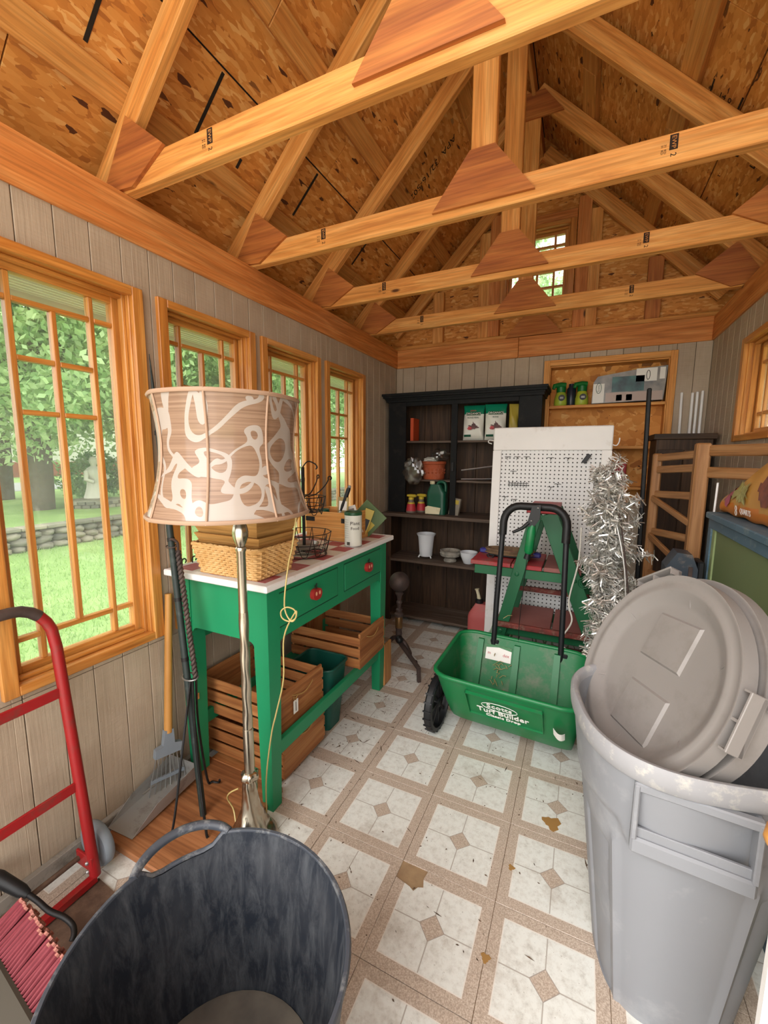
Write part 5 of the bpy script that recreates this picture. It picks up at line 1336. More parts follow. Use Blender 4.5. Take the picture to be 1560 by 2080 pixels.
for k in range(26):
    p = V((-.10+dg.gauss(0, .018), .14+dg.gauss(0, .04), 0)); tt = min(1, max(.05, (p.y-.03)/.19)); z = .12+.25*max(0, (p.y-.085)/.13)
    p.z = z+.012; e = p+V((dg.uniform(-.04, .04), dg.uniform(-.04, .04), dg.uniform(.0, .02))); bb.tube([p, (p+e)/2+V((0, 0, .008)), e], .0015, 4)
st_ = ob('dry_grass', bb, 'bag_brownprint', None, sp); st_['kind'] = 'stuff'; tag(st_, 'wisps of dry grass lying in the green spreader hopper', 'dry grass')

# ------------------------------------------------------------------ green stepped stand
ld = thing('step_stand', 'green A-frame wooden step stand with red plank shelves', 'step stand', (-.1, 2.5, 0))
def aframe(y, xa, xb, zt, off=0, nm='leg'):
    pass
yA, yB = 2.37, 2.66
for y, o in ((yA, 0), (yB, .015)):
    beam('leg', (-.205+o, y-.026, 1.055), (-.452+o, y-.026, .0), .022, .062, 'lgreen', ld, up=(1, 0, 0), ch=.002)
    beam('leg', (-.145+o, y-.026, 1.055), (.262+o, y-.026, .0), .022, .085, 'lgreen', ld, up=(1, 0, 0), ch=.002)
    for z, xl, xr in ((.732, -.53, .0), (.395, -.40, .125), (.16, -.45, .2)): abox('cross_rail', (xl+o, y-.013, z-.05), (xr+o, y+.011, z), 'lgreen', ld)
    for x, z in ((-.29, .71), (.0, .71), (-.365, .37), (.115, .36)): ob('bolt', B().lathe([(.012, 0), (.012, .004), (.006, .007)], n=12, m=Mx.Translation((x+o, y-.037, z)) @ Mx.Rotation(pi/2, 4, 'X')), 'lgreen', ld)
    for x, z in ((.045, .705), (.15, .335)):
        for r in (.018, .028): ob('washer_ring', B().tube([(x+o+r*cos(2*pi*i/20), y-.0375, z+r*sin(2*pi*i/20)) for i in range(20)], .003, 6, closed=True), 'lgreen', ld)
abox('top_cap', (-.255, yA-.05, 1.055), (-.095, yB+.03, 1.085), 'step_red', ld, ch=.004)
ob('cap_label', B().box((-.185, yA-.03, 1.02), (-.13, yA-.0285, 1.05)), 'card', ld)
for x0, x1, m_ in ((-.555, -.33, 'step_red'), (-.325, -.165, 'step_red'), (-.155, .03, 'step_dust')): abox('shelf_plank', (x0, yA-.012, .733), (x1, yB+.04, .758), m_, ld, ch=.003)
for x0, x1 in ((-.40, -.105), (-.095, .14)): abox('shelf_plank', (x0, yA-.012, .396), (x1, yB+.04, .418), 'step_dust', ld, ch=.003)
for x0, x1 in ((-.45, -.14), (-.13, .21)): abox('shelf_plank', (x0, yA-.012, .161), (x1, yB+.04, .183), 'step_dust', ld, ch=.003)
abox('flaked_nosing', (-.395, yA-.062, .40), (.13, yA-.038, .43), 'old_paint', ld, ch=.004); abox('brace_bar', (-.34, yB-.04, .53), (.09, yB-.02, .56), 'old_paint', ld)
# coil of rope with blue clamp handles on the red shelf
rp = thing('rope_winder', 'flat winder of brown cord with blue plastic ends on red shelf', 'winder', (-.36, 2.52, .759))
bb = B()
for k in range(9): bb.tube([V((-.36+(.12+.003*k)*cos(t), 2.52+(.06+.002*k)*sin(t), .785+.006*(k % 4))) for t in [2*pi*i/24 for i in range(24)]], .0045, 5, closed=True)
q = ob('cord_coil', bb, 'cordbrown', rp, smooth=60)
for s_ in (-1, 1): ob('winder_end', B().box((-.36+s_*.145-.03, 2.50, .772), (-.36+s_*.145+.03, 2.545, .80), .008), 'blue_handle', rp)
ob('winder_plate', B().box((-.48, 2.49, .7595), (-.24, 2.55, .778), .004), 'black', rp)
for s_ in (-1, 1): ob('winder_hook', B().tube([(-.36+s_*.10+.02*cos(t), 2.46, .775+.018*sin(t)) for t in [pi*i/8-pi for i in range(9)]], .005, 6), 'black', rp)

# ------------------------------------------------------------------ andiron
an = thing('andiron', 'cast iron andiron with a large ball finial by the hutch', 'andiron', (-1.03, 2.44, 0))
ac = (-1.035, 2.43)
ob('ball', B().ball((*ac, .537), .066, 28, 18), 'rust', an, smooth=60)
ob('stem', B().lathe([(.016, .155), (.02, .165), (.022, .19), (.019, .21), (.023, .22), (.024, .30), (.026, .31), (.03, .316), (.03, .322), (.018, .332), (.022, .345), (.022, .352), (.013, .36), (.013, .385), (.02, .395), (.02, .402), (.012, .412), (.016, .44), (.026, .455), (.028, .463), (.015, .475)], (*ac, 0), 20), 'rust', an, smooth=40)
ob('column_sleeve', B().lathe([(.0235, .225), (.0245, .228), (.025, .298), (.0235, .302)], (*ac, 0), 20), 'brass_dull', an, smooth=40)
ob('front_ball', B().ball((ac[0]+.025, ac[1]-.05, .165), .026, 16, 10), 'iron', an, smooth=60)
ob('leg', B().tube(smooth_path([(ac[0], ac[1], .16), (ac[0]+.05, ac[1]-.02, .135), (ac[0]+.085, ac[1]-.02, .08), (ac[0]+.10, ac[1]-.02, .03), (ac[0]+.125, ac[1]-.02, .012)], 5), [.014]*12+[.011]*8+[.014], 8), 'rust', an, smooth=60)
ob('leg', B().tube(smooth_path([(ac[0], ac[1], .16), (ac[0]-.05, ac[1]+.01, .135), (ac[0]-.085, ac[1]+.02, .08), (ac[0]-.10, ac[1]+.02, .03), (ac[0]-.125, ac[1]+.02, .012)], 5), [.014]*12+[.011]*8+[.014], 8), 'rust', an, smooth=60)
for k in (-1, 1): ob('foot', B().ball((ac[0]+k*.127, ac[1]-k*.02, .0165), .016, 12, 8), 'iron', an, smooth=60)
e1 = V((-.815, 2.225, .085)); s1 = V((ac[0], ac[1], .13))
beam('log_bar', s1, e1, .02, .026, 'rust', an); beam('rear_leg', e1+V((0, 0, .012)), (e1.x+.004, e1.y-.004, .0), .022, .02, 'rust', an)
# ------------------------------------------------------------------ grey trash can with two lids
TX, TY, TZ = .262, 1.172, .72
can = thing('trash_can', 'big grey plastic trash can with two lids stood inside it', 'trash can', (TX, TY, 0), radians(12))
def se(a, n=2.7):
    return (abs(cos(a))**n+abs(sin(a))**n)**(-1/n)
def sstep(x, a, b_):
    t = max(0, min(1, (x-a)/(b_-a))); return t*t*(3-2*t)
AH = radians(-106)            # handle direction (towards the doorway)
def can_r(a, z):
    t = z/TZ; r = (.152+.084*t)*se(a)*.985
    d = dang(a, AH)
    # collar band near the top, with a lower scalloped edge
    zc = .50+.05*sstep(dang(a, AH), .45, .62)-.03*sstep(dang(a, AH), .7, 1.4)
    r += .008*sstep(z, zc-.004, zc+.004)
    # recessed side panels
    for pa in (AH+1.0, AH-1.0, AH+pi-1.0, AH+pi+1.0):
        dd = dang(a, pa)
        if dd < .5: r -= .006*(1-sstep(dd, .27, .30))*(1-sstep(z, .44, .455))
    # vertical ribs either side of the handle
    for pa in (AH+.62, AH-.62): r += .007*(1-sstep(dang(a, pa), .0, .07))*(1-sstep(z, .47, .50))
    return r
NU = 180
bb = B(); bb.grid(lambda u, v: V((can_r(2*pi*u, v*TZ)*cos(2*pi*u), can_r(2*pi*u, v*TZ)*sin(2*pi*u), v*TZ)), NU, 70, closeu=True)
bb.grid(lambda u, v: V(((.144+.084*(1-v))*se(2*pi*u)*cos(2*pi*u), (.144+.084*(1-v))*se(2*pi*u)*sin(2*pi*u), .01+(1-v)*(TZ-.01))), NU, 12, closeu=True)
bb.add([V((.149*se(2*pi*i/NU)*cos(2*pi*i/NU), .149*se(2*pi*i/NU)*sin(2*pi*i/NU), .0005)) for i in range(NU)], [tuple(reversed(range(NU)))])
bb.add([V((.144*se(2*pi*i/NU)*cos(2*pi*i/NU), .144*se(2*pi*i/NU)*sin(2*pi*i/NU), .012)) for i in range(NU)], [tuple(range(NU))])
cb = ob('body', bb, 'trash', can, can, smooth=35)
rimp = [(.240, .680), (.244, .684), (.246, .70), (.246, .722), (.241, .730), (.234, .730), (.227, .722), (.226, .70)]
ob('rim', B().grid(lambda u, v: (lambda p: V((p[0]*se(2*pi*u)*cos(2*pi*u), p[0]*se(2*pi*u)*sin(2*pi*u), p[1])))(rimp[int(round(v*(len(rimp)-1)))]), NU, len(rimp), closeu=True), 'trash_rim', can, can, smooth=50)
hr = lambda z: can_r(AH, z)
hm = Mx.Rotation(AH, 4, 'Z')   # local x outward
def hbox(nm, lo, hi, ch=.004): return ob(nm, B().box(lo, hi, ch, m=hm), 'trash', hd_, can)
hd_ = ob('handle', B().box((hr(.5)-.004, -.105, .515), (hr(.5)+.028, .105, .552), .005, m=hm), 'trash', can, can)
hbox('handle_side', (hr(.5)-.006, -.105, .55), (hr(.6)+.016, -.094, .675)); hbox('handle_side', (hr(.5)-.006, .094, .55), (hr(.6)+.016, .105, .675))
hbox('handle_lip', (hr(.5)+.012, -.105, .55), (hr(.5)+.020, .105, .572), .002); hbox('handle_top', (hr(.6)-.004, -.105, .66), (hr(.6)+.014, .105, .68), .003)
def lidthing(C, az, el, r, label, spin):
    n = V((cos(el)*cos(az), cos(el)*sin(az), sin(el)))
    up = V((0, 0, 1))-n*n.z; up.normalize(); x = up.cross(n)
    mm = Mx((x, up, n)).transposed().to_4x4(); mm.translation = V(C); mm = mm @ Mx.Rotation(spin, 4, 'Z')
    t = thing('trash_can_lid', label, 'lid', mat=mm, group='grey trash can lids')
    # underside faces +n: flat disc, sloping shoulder, channel and outer flange
    pr = [(.001, -.004), (.175, -.004), (.19, .0), (.215, .018), (.222, .020), (.23, .018), (r-.01, .018), (r-.004, .022), (r, .022), (r, -.012), (r-.006, -.012), (r-.008, .012), (.225, .012), (.19, -.010), (.001, -.010)]
    ob('disc', B().lathe(pr, n=80, cap=False), 'lid', t, t, smooth=35)
    for yy, s in ((.085, 1), (-.105, -1)):
        q = [(-.078, yy-.058), (.075, yy-.066), (.084, yy+.06), (-.064, yy+.066)]
        c = [(sum(p[0] for p in q)/4, sum(p[1] for p in q)/4)][0]
        bb = B()
        o_ = [V((p[0], p[1], -.0042)) for p in q]; i_ = [V((p[0]*.92+c[0]*.08, p[1]*.92+c[1]*.08, .0015)) for p in q]
        bb.add(o_+i_, [(0, 1, 5, 4), (1, 2, 6, 5), (2, 3, 7, 6), (3, 0, 4, 7), (4, 5, 6, 7)]); ob('embossed_panel', bb, 'lid', t, t)
    for a in (radians(118), radians(0)):
        rm = Mx.Rotation(a, 4, 'Z')
        ob('clip_tab', B().box((r-.012, -.062, -.012), (r+.022, .062, .0), .002, m=rm).box((r+.016, -.062, -.012), (r+.022, .062, .024), .002, m=rm).box((r, -.003, -.01), (r+.02, .003, .02), 0, m=rm).box((r, -.062, -.01), (r+.02, -.058, .02), 0, m=rm).box((r, .058, -.01), (r+.02, .062, .02), 0, m=rm), 'lid', t, t)
    for k in range(6):
        a = radians(85+k*60); rm = Mx.Rotation(a, 4, 'Z'); ob('gusset_rib', B().prism([(.178, -.002, -.004), (.222, -.002, .02), (.222, -.002, .0)], (0, .004, 0), m=rm), 'lid', t, t)
    return t
lidthing((.195, 1.19, .812), radians(-158), radians(25), .256, 'front grey can lid, underside facing the camera', .15)
lidthing((.247, 1.20, .805), radians(-160), radians(23), .256, 'rear grey can lid behind the first one in the trash can', .5)
# ------------------------------------------------------------------ blue and green cabinet on the right
CX, CY0, CY1, CZ = .535, .98, 2.32, 1.11
cb_ = thing('painted_cabinet', 'blue framed cabinet with sage green panels along the right wall', 'cabinet', (.615, 1.59, 0))
abox('top', (CX-.012, CY0, CZ-.028), (XR-.004, CY1+.01, CZ), 'cab_blue', cb_, ch=.004)
abox('top_rail', (CX, CY0, CZ-.07), (CX+.02, CY1, CZ-.028), 'cab_blue', cb_)
abox('corner_post', (CX, CY1-.045, 0), (CX+.04, CY1, CZ-.07), 'cab_blue', cb_); abox('corner_post', (CX, CY0, 0), (CX+.04, CY0+.045, CZ-.07), 'cab_blue', cb_)
abox('inner_stile', (CX+.006, CY1-.085, .78), (CX+.02, CY1-.045, CZ-.07), 'cab_sage', cb_)
abox('panel', (CX+.012, CY0+.045, .80), (CX+.02, CY1-.085, CZ-.07), 'cab_green', cb_)
abox('mid_rail', (CX+.004, CY0+.045, .735), (CX+.02, CY1-.045, .80), 'crate', cb_); abox('mid_rail', (CX+.004, CY0+.045, .66), (CX+.02, CY1-.045, .728), 'crate', cb_)
abox('door_panel', (CX+.010, CY0+.045, .055), (CX+.02, CY1-.045, .655), 'cab_green', cb_)
abox('bottom_rail', (CX, CY0+.045, 0), (CX+.02, CY1-.045, .05), 'cab_blue', cb_)
abox('side', (CX+.04, CY1-.02, 0), (XR-.004, CY1-.005, CZ-.028), 'cab_green', cb_); abox('side', (CX+.04, CY0+.005, 0), (XR-.004, CY0+.02, CZ-.028), 'cab_green', cb_)
# potting mix bag lying on the cabinet, face towards the room
pbm = Mx.Translation((.612, 1.93, CZ+.001)) @ Mx.Rotation(radians(90), 4, 'Z')    # local x along +Y (to the far end), local y towards -X
PBt = thing('potting_mix_bag', 'orange potting mix bag with plant print on the blue cabinet', 'bag', mat=pbm)
def pbf(u, v):
    a = 2*pi*u; x = -.42+.84*v; end = min(1, (1-abs(2*v-1))*5)**.6
    hgt = min(.31, .035+(.43-x)*.60); hgt *= (1 if v > .5 else .35+.65*end)
    th = .058*(.3+.7*end)
    cy_ = -.01; yy = th*cos(a); zz = hgt*.5+hgt*.5*sin(a)
    lean = -.07*(zz/.3)
    return V((x, yy+lean+.01, zz+.004*sin(9*v*3+a*3)*end))
bb = B(); bb.grid(pbf, 40, 40, closeu=True)
for i, f in enumerate(bb.f):
    zz = sum(bb.v[k].z for k in f)/4
    if zz < .055: bb.mi[i] = 1
    if i % 39 > 34: bb.mi[i] = 1
ob('pouch', bb, ['pot_tan', 'pot_orange'], PBt, PBt, smooth=60)
def pbs(x, zf, lift=.003):   # point on the visible side
    v = (x+.42)/.84; best = None
    for k in range(-8, 9):
        a = k*pi/16; p = pbf(a/(2*pi), v)
        if best is None or abs(p.z-zf) < abs(best.z-zf): best = p
    return best+V((0, lift, 0))
def pbpatch(nm, cxy, rx, rz, mat, n=16, jag=.0, lift=.004, seed=1):
    g = random.Random(seed); bb = B(); c = pbs(cxy[0], cxy[1], lift); vs_ = [c]
    for i in range(n):
        a = 2*pi*i/n; k = 1-jag*g.random(); vs_.append(pbs(cxy[0]+rx*k*cos(a), cxy[1]+rz*k*sin(a), lift))
    bb.add(vs_, [(0, 1+(i+1) % n, 1+i) for i in range(n)]); return ob(nm, bb, mat, PBt, PBt)
pbpatch('flower_print', (.24, .09), .075, .05, 'pot_pink', 26, .6, .005, 2); pbpatch('flower_print', (.12, .105), .09, .06, 'pot_green', 40, .6, .007, 3)
pbpatch('flower_print', (-.1, .125), .08, .06, 'pot_dark', 18, .3, .006, 4); pbpatch('flower_print', (-.14, .19), .055, .045, 'pot_pink', 20, .5, .008, 5); pbpatch('flower_print', (-.2, .12), .06, .05, 'pot_green', 30, .6, .007, 6)
def pbtext(s, x, z, size, mat, lift=.012):
    text('lettering', s, size, mat, PBt, frame3(pbs(x, z, lift), (-1, 0, 0), (0, 1, -.1)), frame=PBt)
pbtext('8', .13, .036, .06, 'card', .012); pbtext('QUARTS', .03, .03, .03, 'card', .014)

# ------------------------------------------------------------------ wooden rack and things in the far right corner
rk2 = thing('wooden_rack', 'old bare wooden rack of posts and rungs behind the cabinet', 'rack', (.45, 2.6, 0))
lp, rp_ = V((.375, 2.76, 0)), V((.505, 2.42, 0))
def post(p, h, w_): ob('post', B().box((p.x-w_/2, p.y-w_/2, 0), (p.x+w_/2, p.y+w_/2, h), .006), 'rack_wood', rk2)
for p, h, w_ in ((lp, 1.375, .045), (rp_, 1.42, .058)): beam('post', (p.x, p.y, 0), (p.x, p.y, h), w_, w_, 'rack_wood', rk2, up=(1, 0, 0), ch=.007)
for z in (1.35, 1.285, 1.15, .94, .70, .45): beam('rung', (lp.x, lp.y, z), (rp_.x, rp_.y, z+.02), .02, .038, 'rack_wood', rk2, ch=.005)
for za, zb_ in ((1.13, 1.03), (.92, .80), (.66, .60)): beam('brace', (lp.x-.01, lp.y-.02, za), (rp_.x-.012, rp_.y-.025, zb_), .018, .032, 'rack_wood', rk2, ch=.005)
for z in (1.385, 1.285, .8): beam('rung', (rp_.x+.024, 2.405, z), (.685, 2.13, z), .022, .05, 'rack_wood', rk2, ch=.005)
dc = thing('dark_cabinet', 'dark brown wooden cabinet in the back right corner behind the rack', 'cabinet', (.525, 3.1, 0))
abox('body', (.39, 2.97, 0), (.665, 3.22, 1.46), 'dark_wood', dc); abox('top_board', (.375, 2.955, 1.46), (.68, 3.235, 1.492), 'dark_wood', dc)
for x0, x1 in ((.40, .525), (.53, .655)): 
    d = abox('door', (x0, 2.958, .08), (x1, 2.972, 1.40), 'dark_wood', dc); ob('knob', B().ball((x1-.015 if x0 < .5 else x0+.015, 2.95, .75), .01, 10, 8), 'iron', d)
tag(beam('black_pole', (.355, 2.86, 0), (.327, 2.935, 1.755), .024, .024, 'iron', up=(1, 0, 0), ch=.008), 'tall black pole leaning in front of the niche shelves', 'pole')
tag(beam('white_stick', (.59, 3.30, 0), (.555, 3.345, 1.775), .014, .014, 'white', up=(1, 0, 0)), 'single thin white stick standing left of the white laths', 'stick')
for i, (x, l) in enumerate(((.612, 'leftmost of three white laths standing in the back corner'), (.637, 'middle of three white laths standing in the back corner'), (.664, 'rightmost of three white laths standing in the back corner'))):
    tag(beam('plastic_lath', (x+.005, 3.29+.012*i, 0), (x, 3.338, 1.77+.004*i), .022, .014, 'white', up=(1, 0, 0)), l, 'lath', 'white laths in the corner')
bg_ = thing('blue_grey_tank', 'blue-grey plastic tank with sloped shoulders behind the trash can lids', 'tank', (.43, 2.27, 0))
tb_ = B(); pf = [(-.06, 0), (.06, 0), (.06, .86), (.035, .925), (-.02, .93), (-.06, .86)]
tb_.prism([(.43+a, 2.21, z) for a, z in pf], (0, .11, 0)); ob('shell', tb_, 'bluegrey', bg_)
ob('edge_strip', B().box((.455, 2.205, .0), (.47, 2.212, .87)), 'rust', bg_); ob('side_cover', B().box((.49, 2.215, 0), (.515, 2.315, .895), .008), 'black', bg_)
tag(beam('plastic_strip', (.54, 2.345, 0), (.565, 2.37, 1.24), .05, .008, 'white', up=(-1, .3, 0)), 'narrow glossy white strip standing between rack and blue cabinet', 'panel')
# niche contents
def weed(x, label):
    c = (x, 3.405, 1.7255); t = thing('weed_killer_bottle', label, 'bottle', c, group='weed killer bottles')
    ob('bottle', B().lathe([(.04, 0), (.045, .008), (.044, .05), (.034, .09), (.026, .10)], c, 24), 'weed_yellow', t, smooth=40)
    ob('label_panel', B().lathe([(.022, 0), (.022, .003)], n=20, m=Mx.Translation((x+.008, 3.405-.0445, 1.7255+.055)) @ Mx.Rotation(pi/2, 4, 'X')), 'label_black', t)
    for q_ in (-.006, .002): ob('label_line', B().box((x-.004, 3.405-.0492, 1.7255+.055+q_), (x+.02, 3.405-.0478, 1.7255+.058+q_)), 'card', t)
    ob('cap', B().lathe([(.03, .098), (.032, .105), (.032, .135), (.02, .142)], c, 20), 'weed_green', t, smooth=40)
    ob('sprayer', B().tube([(x+.03, 3.40, 1.7255+.148), (x-.005, 3.39, 1.7255+.15), (x-.045, 3.37, 1.7255+.143), (x-.05, 3.365, 1.7255+.12)], [.018, .02, .016, .012], 10), 'weed_green', t, smooth=50)
weed(-.175, 'left weed killer bottle with green cap on the niche shelf'); weed(-.035, 'right weed killer bottle with green cap beside the big printed pack')
tag(ob('dark_bottle', B().lathe([(.028, 0), (.03, .005), (.03, .12), (.02, .135), (.02, .155)], (-.105, 3.41, 1.7255), 20), 'dark_bottle', smooth=40, base=True), 'slim dark blue bottle between the two weed killer bottles', 'bottle')
sk = thing('boxed_sprayer', 'large boxed garden tool with printed sides on the niche shelf', 'box', (.235, 3.40, 1.7255))
bx_ = [(.03, 1.727), (.455, 1.735), (.468, 1.955), (.32, 1.945), (.06, 1.91), (.035, 1.87)]
ob('carton', B().prism([(x, 3.345, z) for x, z in bx_], (0, .10, 0)), 'print_grey', sk)
fy = 3.344
def sq(nm, x0, z0, x1, z1, mat): return ob(nm, B().box((x0, fy-.0015, z0), (x1, fy, z1)), mat, sk)
sq('print', .035, 1.73, .105, 1.86, 'card'); sq('print', .15, 1.80, .34, 1.90, 'print_teal'); sq('print', .115, 1.735, .45, 1.795, 'print_pink'); sq('print', .29, 1.86, .41, 1.945, 'card'); sq('print', .425, 1.87, .455, 1.945, 'card')
sq('print', .18, 1.74, .215, 1.78, 'card'); sq('print', .24, 1.74, .275, 1.78, 'card')
ob('logo_ring', B().tube([(.07+.016*cos(t), fy-.002, 1.83+.035*sin(t)) for t in [2*pi*i/20 for i in range(20)]], .002, 5, closed=True), 'jug', sk); ob('logo_ring', B().tube([(.36+.01*cos(t), fy-.002, 1.90+.03*sin(t)) for t in [2*pi*i/20 for i in range(20)]], .002, 5, closed=True), 'label_black', sk)
text('lettering', 'Scotts', .02, 'jug', sk, frame3((.07, fy-.002, 1.83), (0, 0, 1), (0, -1, 0)))
wr_ = thing('wire_rack', 'small white wire rack on the middle niche shelf beside the pegboard', 'rack', (.12, 3.40, 1.433))
bb = B()
for x in (.0, .06, .12, .155): bb.tube([(x, 3.38, 1.434), (x, 3.38, 1.58)], .004, 6)
for z in (1.437, 1.49, 1.575): bb.tube([(-.0, 3.38, z), (.155, 3.38, z)], .004, 6)
for x in (.0, .155): bb.tube([(x, 3.38, 1.437), (x, 3.45, 1.437), (x, 3.45, 1.56), (x, 3.38, 1.575)], .004, 6)
ob('wires', bb, 'white', wr_, smooth=50)
tag(ob('tile_box', B().box((-.23, 3.38, 1.433), (-.10, 3.45, 1.575), .003), 'bag_white'), 'white carton on the niche shelf behind the pegboard top', 'carton')
tag(ob('red_tin', B().box((.20, 3.37, 1.151), (.28, 3.45, 1.32), .006), 'redlabel'), 'dark red tin on the lowest visible niche shelf', 'tin')

# ------------------------------------------------------------------ silver tinsel tree
tt = thing('tinsel_tree', 'silver tinsel Christmas tree folded upright between step stand and rack', 'tinsel tree', (.17, 1.98, 0))
ax0, ax1 = V((.185, 1.95, .02)), V((.095, 2.02, 1.27))
AX = lambda t: ax0+(ax1-ax0)*t
ob('pole', B().tube([AX(0), AX(.98)], .011, 10), 'galv', tt, smooth=40)
ob('stand', B().lathe([(.09, 0), (.09, .012), (.02, .03)], (ax0.x, ax0.y, .001), 24), 'bag_dgreen', tt, smooth=40)
g = random.Random(21)
import numpy as np
nv, nf = [], []
brs = []
for k in range(190):
    t = g.uniform(.3, 1.0); a = g.uniform(0, 2*pi); ln = g.uniform(.05, .105)*(1 if t < .9 else .75)
    p = AX(t); d = V((cos(a), sin(a)*.8, g.uniform(.5, 1.6))).normalized(); e = p+d*ln*1.35
    brs.append((p, e))
for p, e in ([(AX(.72), AX(.72)+V((.18, .06, .02))), (AX(.62), AX(.62)+V((.17, .10, -.06))), (AX(.50), AX(.5)+V((.15, .08, -.02))), (AX(.8), AX(.8)+V((.13, .04, .08)))]): brs.append((p, e))
for p, e in brs:
    d = e-p; n = int(30+d.length*620)
    for i in range(n):
        q = p+d*g.random(); v = V((g.gauss(0, 1), g.gauss(0, 1), g.gauss(0, 1)))
        v = (v-d.normalized()*v.dot(d.normalized())*.5).normalized(); ln = g.uniform(.022, .045); sd_ = v.orthogonal().normalized()*g.uniform(.0014, .0028)
        if g.random() < .5: sd_ = Mx.Rotation(g.uniform(0, 6), 3, v) @ sd_
        k = len(nv); nv += [q-sd_, q+sd_, q+v*ln+sd_, q+v*ln-sd_]; nf.append((k, k+1, k+2, k+3))
bb = B(); bb.add(nv, nf); t1_ = ob('tinsel_needles', bb, 'tinsel', tt); t1_['kind'] = 'stuff'
bb = B()
for p, e in brs: bb.tube([p, e], .0022, 5)
t2_ = ob('branches', bb, 'galv', tt); t2_['kind'] = 'stuff'
for s_ in (0, .02): ob('loose_wire', B().tube(smooth_path([AX(.95)+V((.03+s_, -.06, -.08)), AX(.7)+V((.06+s_*.3, -.085, 0)), AX(.45)+V((.06+s_, -.085, 0)), AX(.3)+V((.05, -.08, 0))], 6), .003, 6), 'rope' if s_ else 'galv', tt, smooth=50)
tag(ob('extension_cord', B().tube(smooth_path([(.015, 2.30, 1.0), (.012, 2.29, .82), (-.02, 2.27, .62), (.0, 2.25, .52), (-.045, 2.24, .42), (-.03, 2.24, .38), (.03, 2.235, .33), (.07, 2.28, .1), (.09, 2.30, .004)], 7), .0042, 8), 'cord_white', smooth=50), 'white cord hanging down beside the spreader handle', 'cord')

# door edge and tool handle at the right edge of the photo
tag(beam('white_board', (.355, .75, 0), (.355, .75, .75), .10, .02, 'white', up=(0, -1, 0)), 'white board leaning at the bottom right edge beside the trash can', 'board')
tag(ob('wooden_tool_handle', B().tube([(.42, .80, 0), (.40, .795, .60), (.385, .79, .72), (.36, .785, .755), (.33, .78, .768), (.305, .775, .765), (.293, .773, .762)], [.014, .016, .02, .026, .029, .024, .008], 14), 'handle', smooth=50), 'rounded wooden tool handle standing at the right edge of the photo', 'tool handle')

# ------------------------------------------------------------------ dry bits on the floor
g = random.Random(31); bb = B()
for k in range(520):
    x = g.uniform(-1.2, .1); y = g.uniform(.75, 2.9)
    if g.random() < .45: x = g.gauss(-.95, .14); y = g.gauss(1.75, .45)
    if x < -1.45 or x > .6 or y > 3.0 or y < .6: continue
    a = g.uniform(0, 6.28); ln = g.uniform(.002, .006) if g.random() < .85 else g.uniform(.008, .025); wd = g.uniform(.0008, .0024)
    d = V((cos(a), sin(a), 0)); s_ = V((-sin(a), cos(a), 0)); c = V((x, y, .0005)); h = V((0, 0, g.uniform(.001, .004)))
    k0 = len(bb.v); bb.add([c-d*ln-s_*wd*.3, c-s_*wd, c+d*ln, c+s_*wd, c+h], [(0, 1, 4), (1, 2, 4), (2, 3, 4), (3, 0, 4)])
db = ob('floor_debris', bb, 'debris'); db['kind'] = 'stuff'; tag(db, 'scattered dry leaf bits and twigs on the tiled floor', 'debris')
for i, (x, y, r, l) in enumerate(((-.155, .99, .012, 'small rust stain on the band between tiles in the foreground'), (-.13, 1.28, .01, 'tiny rust stain on tile band near the trash can'), (-.02, 1.52, .03, 'long brown stain on the tiles before the green spreader'))):
    st = ob('rust_stain', B().lathe([(r, .0002), (r*.9, .0006), (.0001, .0007)], (x, y, 0), 18, flute=lambda a, z: 1+.25*sin(3*a+x*40)+.12*sin(7*a)), 'stain'); tag(st, l, 'stain', 'rust stains')

# ------------------------------------------------------------------ outdoors
struct(ob('ground_lawn', B().box((-60, -40, -.5), (60, 60, -.34)), 'lawn'))
g = random.Random(41)
nv, nf = [], []
for k in range(26000):
    x = -1.9-g.random()**1.5*7.5; y = .2+(-x)*g.uniform(.1, 1.2); h = g.uniform(.03, .07); a = g.uniform(0, 6.28); d = V((cos(a), sin(a), 0))*.006; l = V((g.gauss(0, .02), g.gauss(0, .02), h))
    c = V((x, y, -.34)); i = len(nv); nv += [c-d, c+d, c+l]; nf.append((i, i+1, i+2))
gb = ob('grass_blades', B().add(nv, nf), 'blade'); gb['kind'] = 'stuff'; tag(gb, 'short green grass of the lawn outside the windows', 'grass')
struct(ob('ground_bounce_slab', B().box((-6, -14, -.36), (8, -.5, -.16)), 'bounce_slab'))  # unseen pale slab, added to bounce warm light up to the ceiling
# raised bed with a low field-stone wall
struct(ob('ground_terrace', B().box((-60, -10, -.34), (-8.95, 40, .02)), 'lawn'))
sw = thing('stone_wall', 'low field-stone garden wall across the lawn outside the windows', 'stone wall', (-8.6, 6, -.34))
st_me = []
for k in range(5):
    bb = crumple((0, 0, 0), 1, 60+k, (1, 1, 1), .12); st_me.append(mk_mesh('stone', bb.v, bb.f, 'stone', smooth=60))
for row in range(3):
    y = 1.0+row*.1
    while y < 16:
        l = g.uniform(.18, .34); h = .125
        m_ = Mx.Translation((-8.75+row*.03+g.uniform(-.02, .02)-(row*.06), y+l/2, -.29+row*.115)) @ Mx.Rotation(g.uniform(-.2, .2), 4, 'X') @ Mx.Diagonal((.15, l/2, h/2+.01, 1))
        put(bpy.data.objects.new('stone', g.choice(st_me)), m_, sw); y += l*.98
for k in range(40): abox('cap_stone', (-8.98, 1+k*.39, .02), (-8.68, 1.38+k*.39, .085), 'stone', sw, ch=.015)
for k in range(5): pass
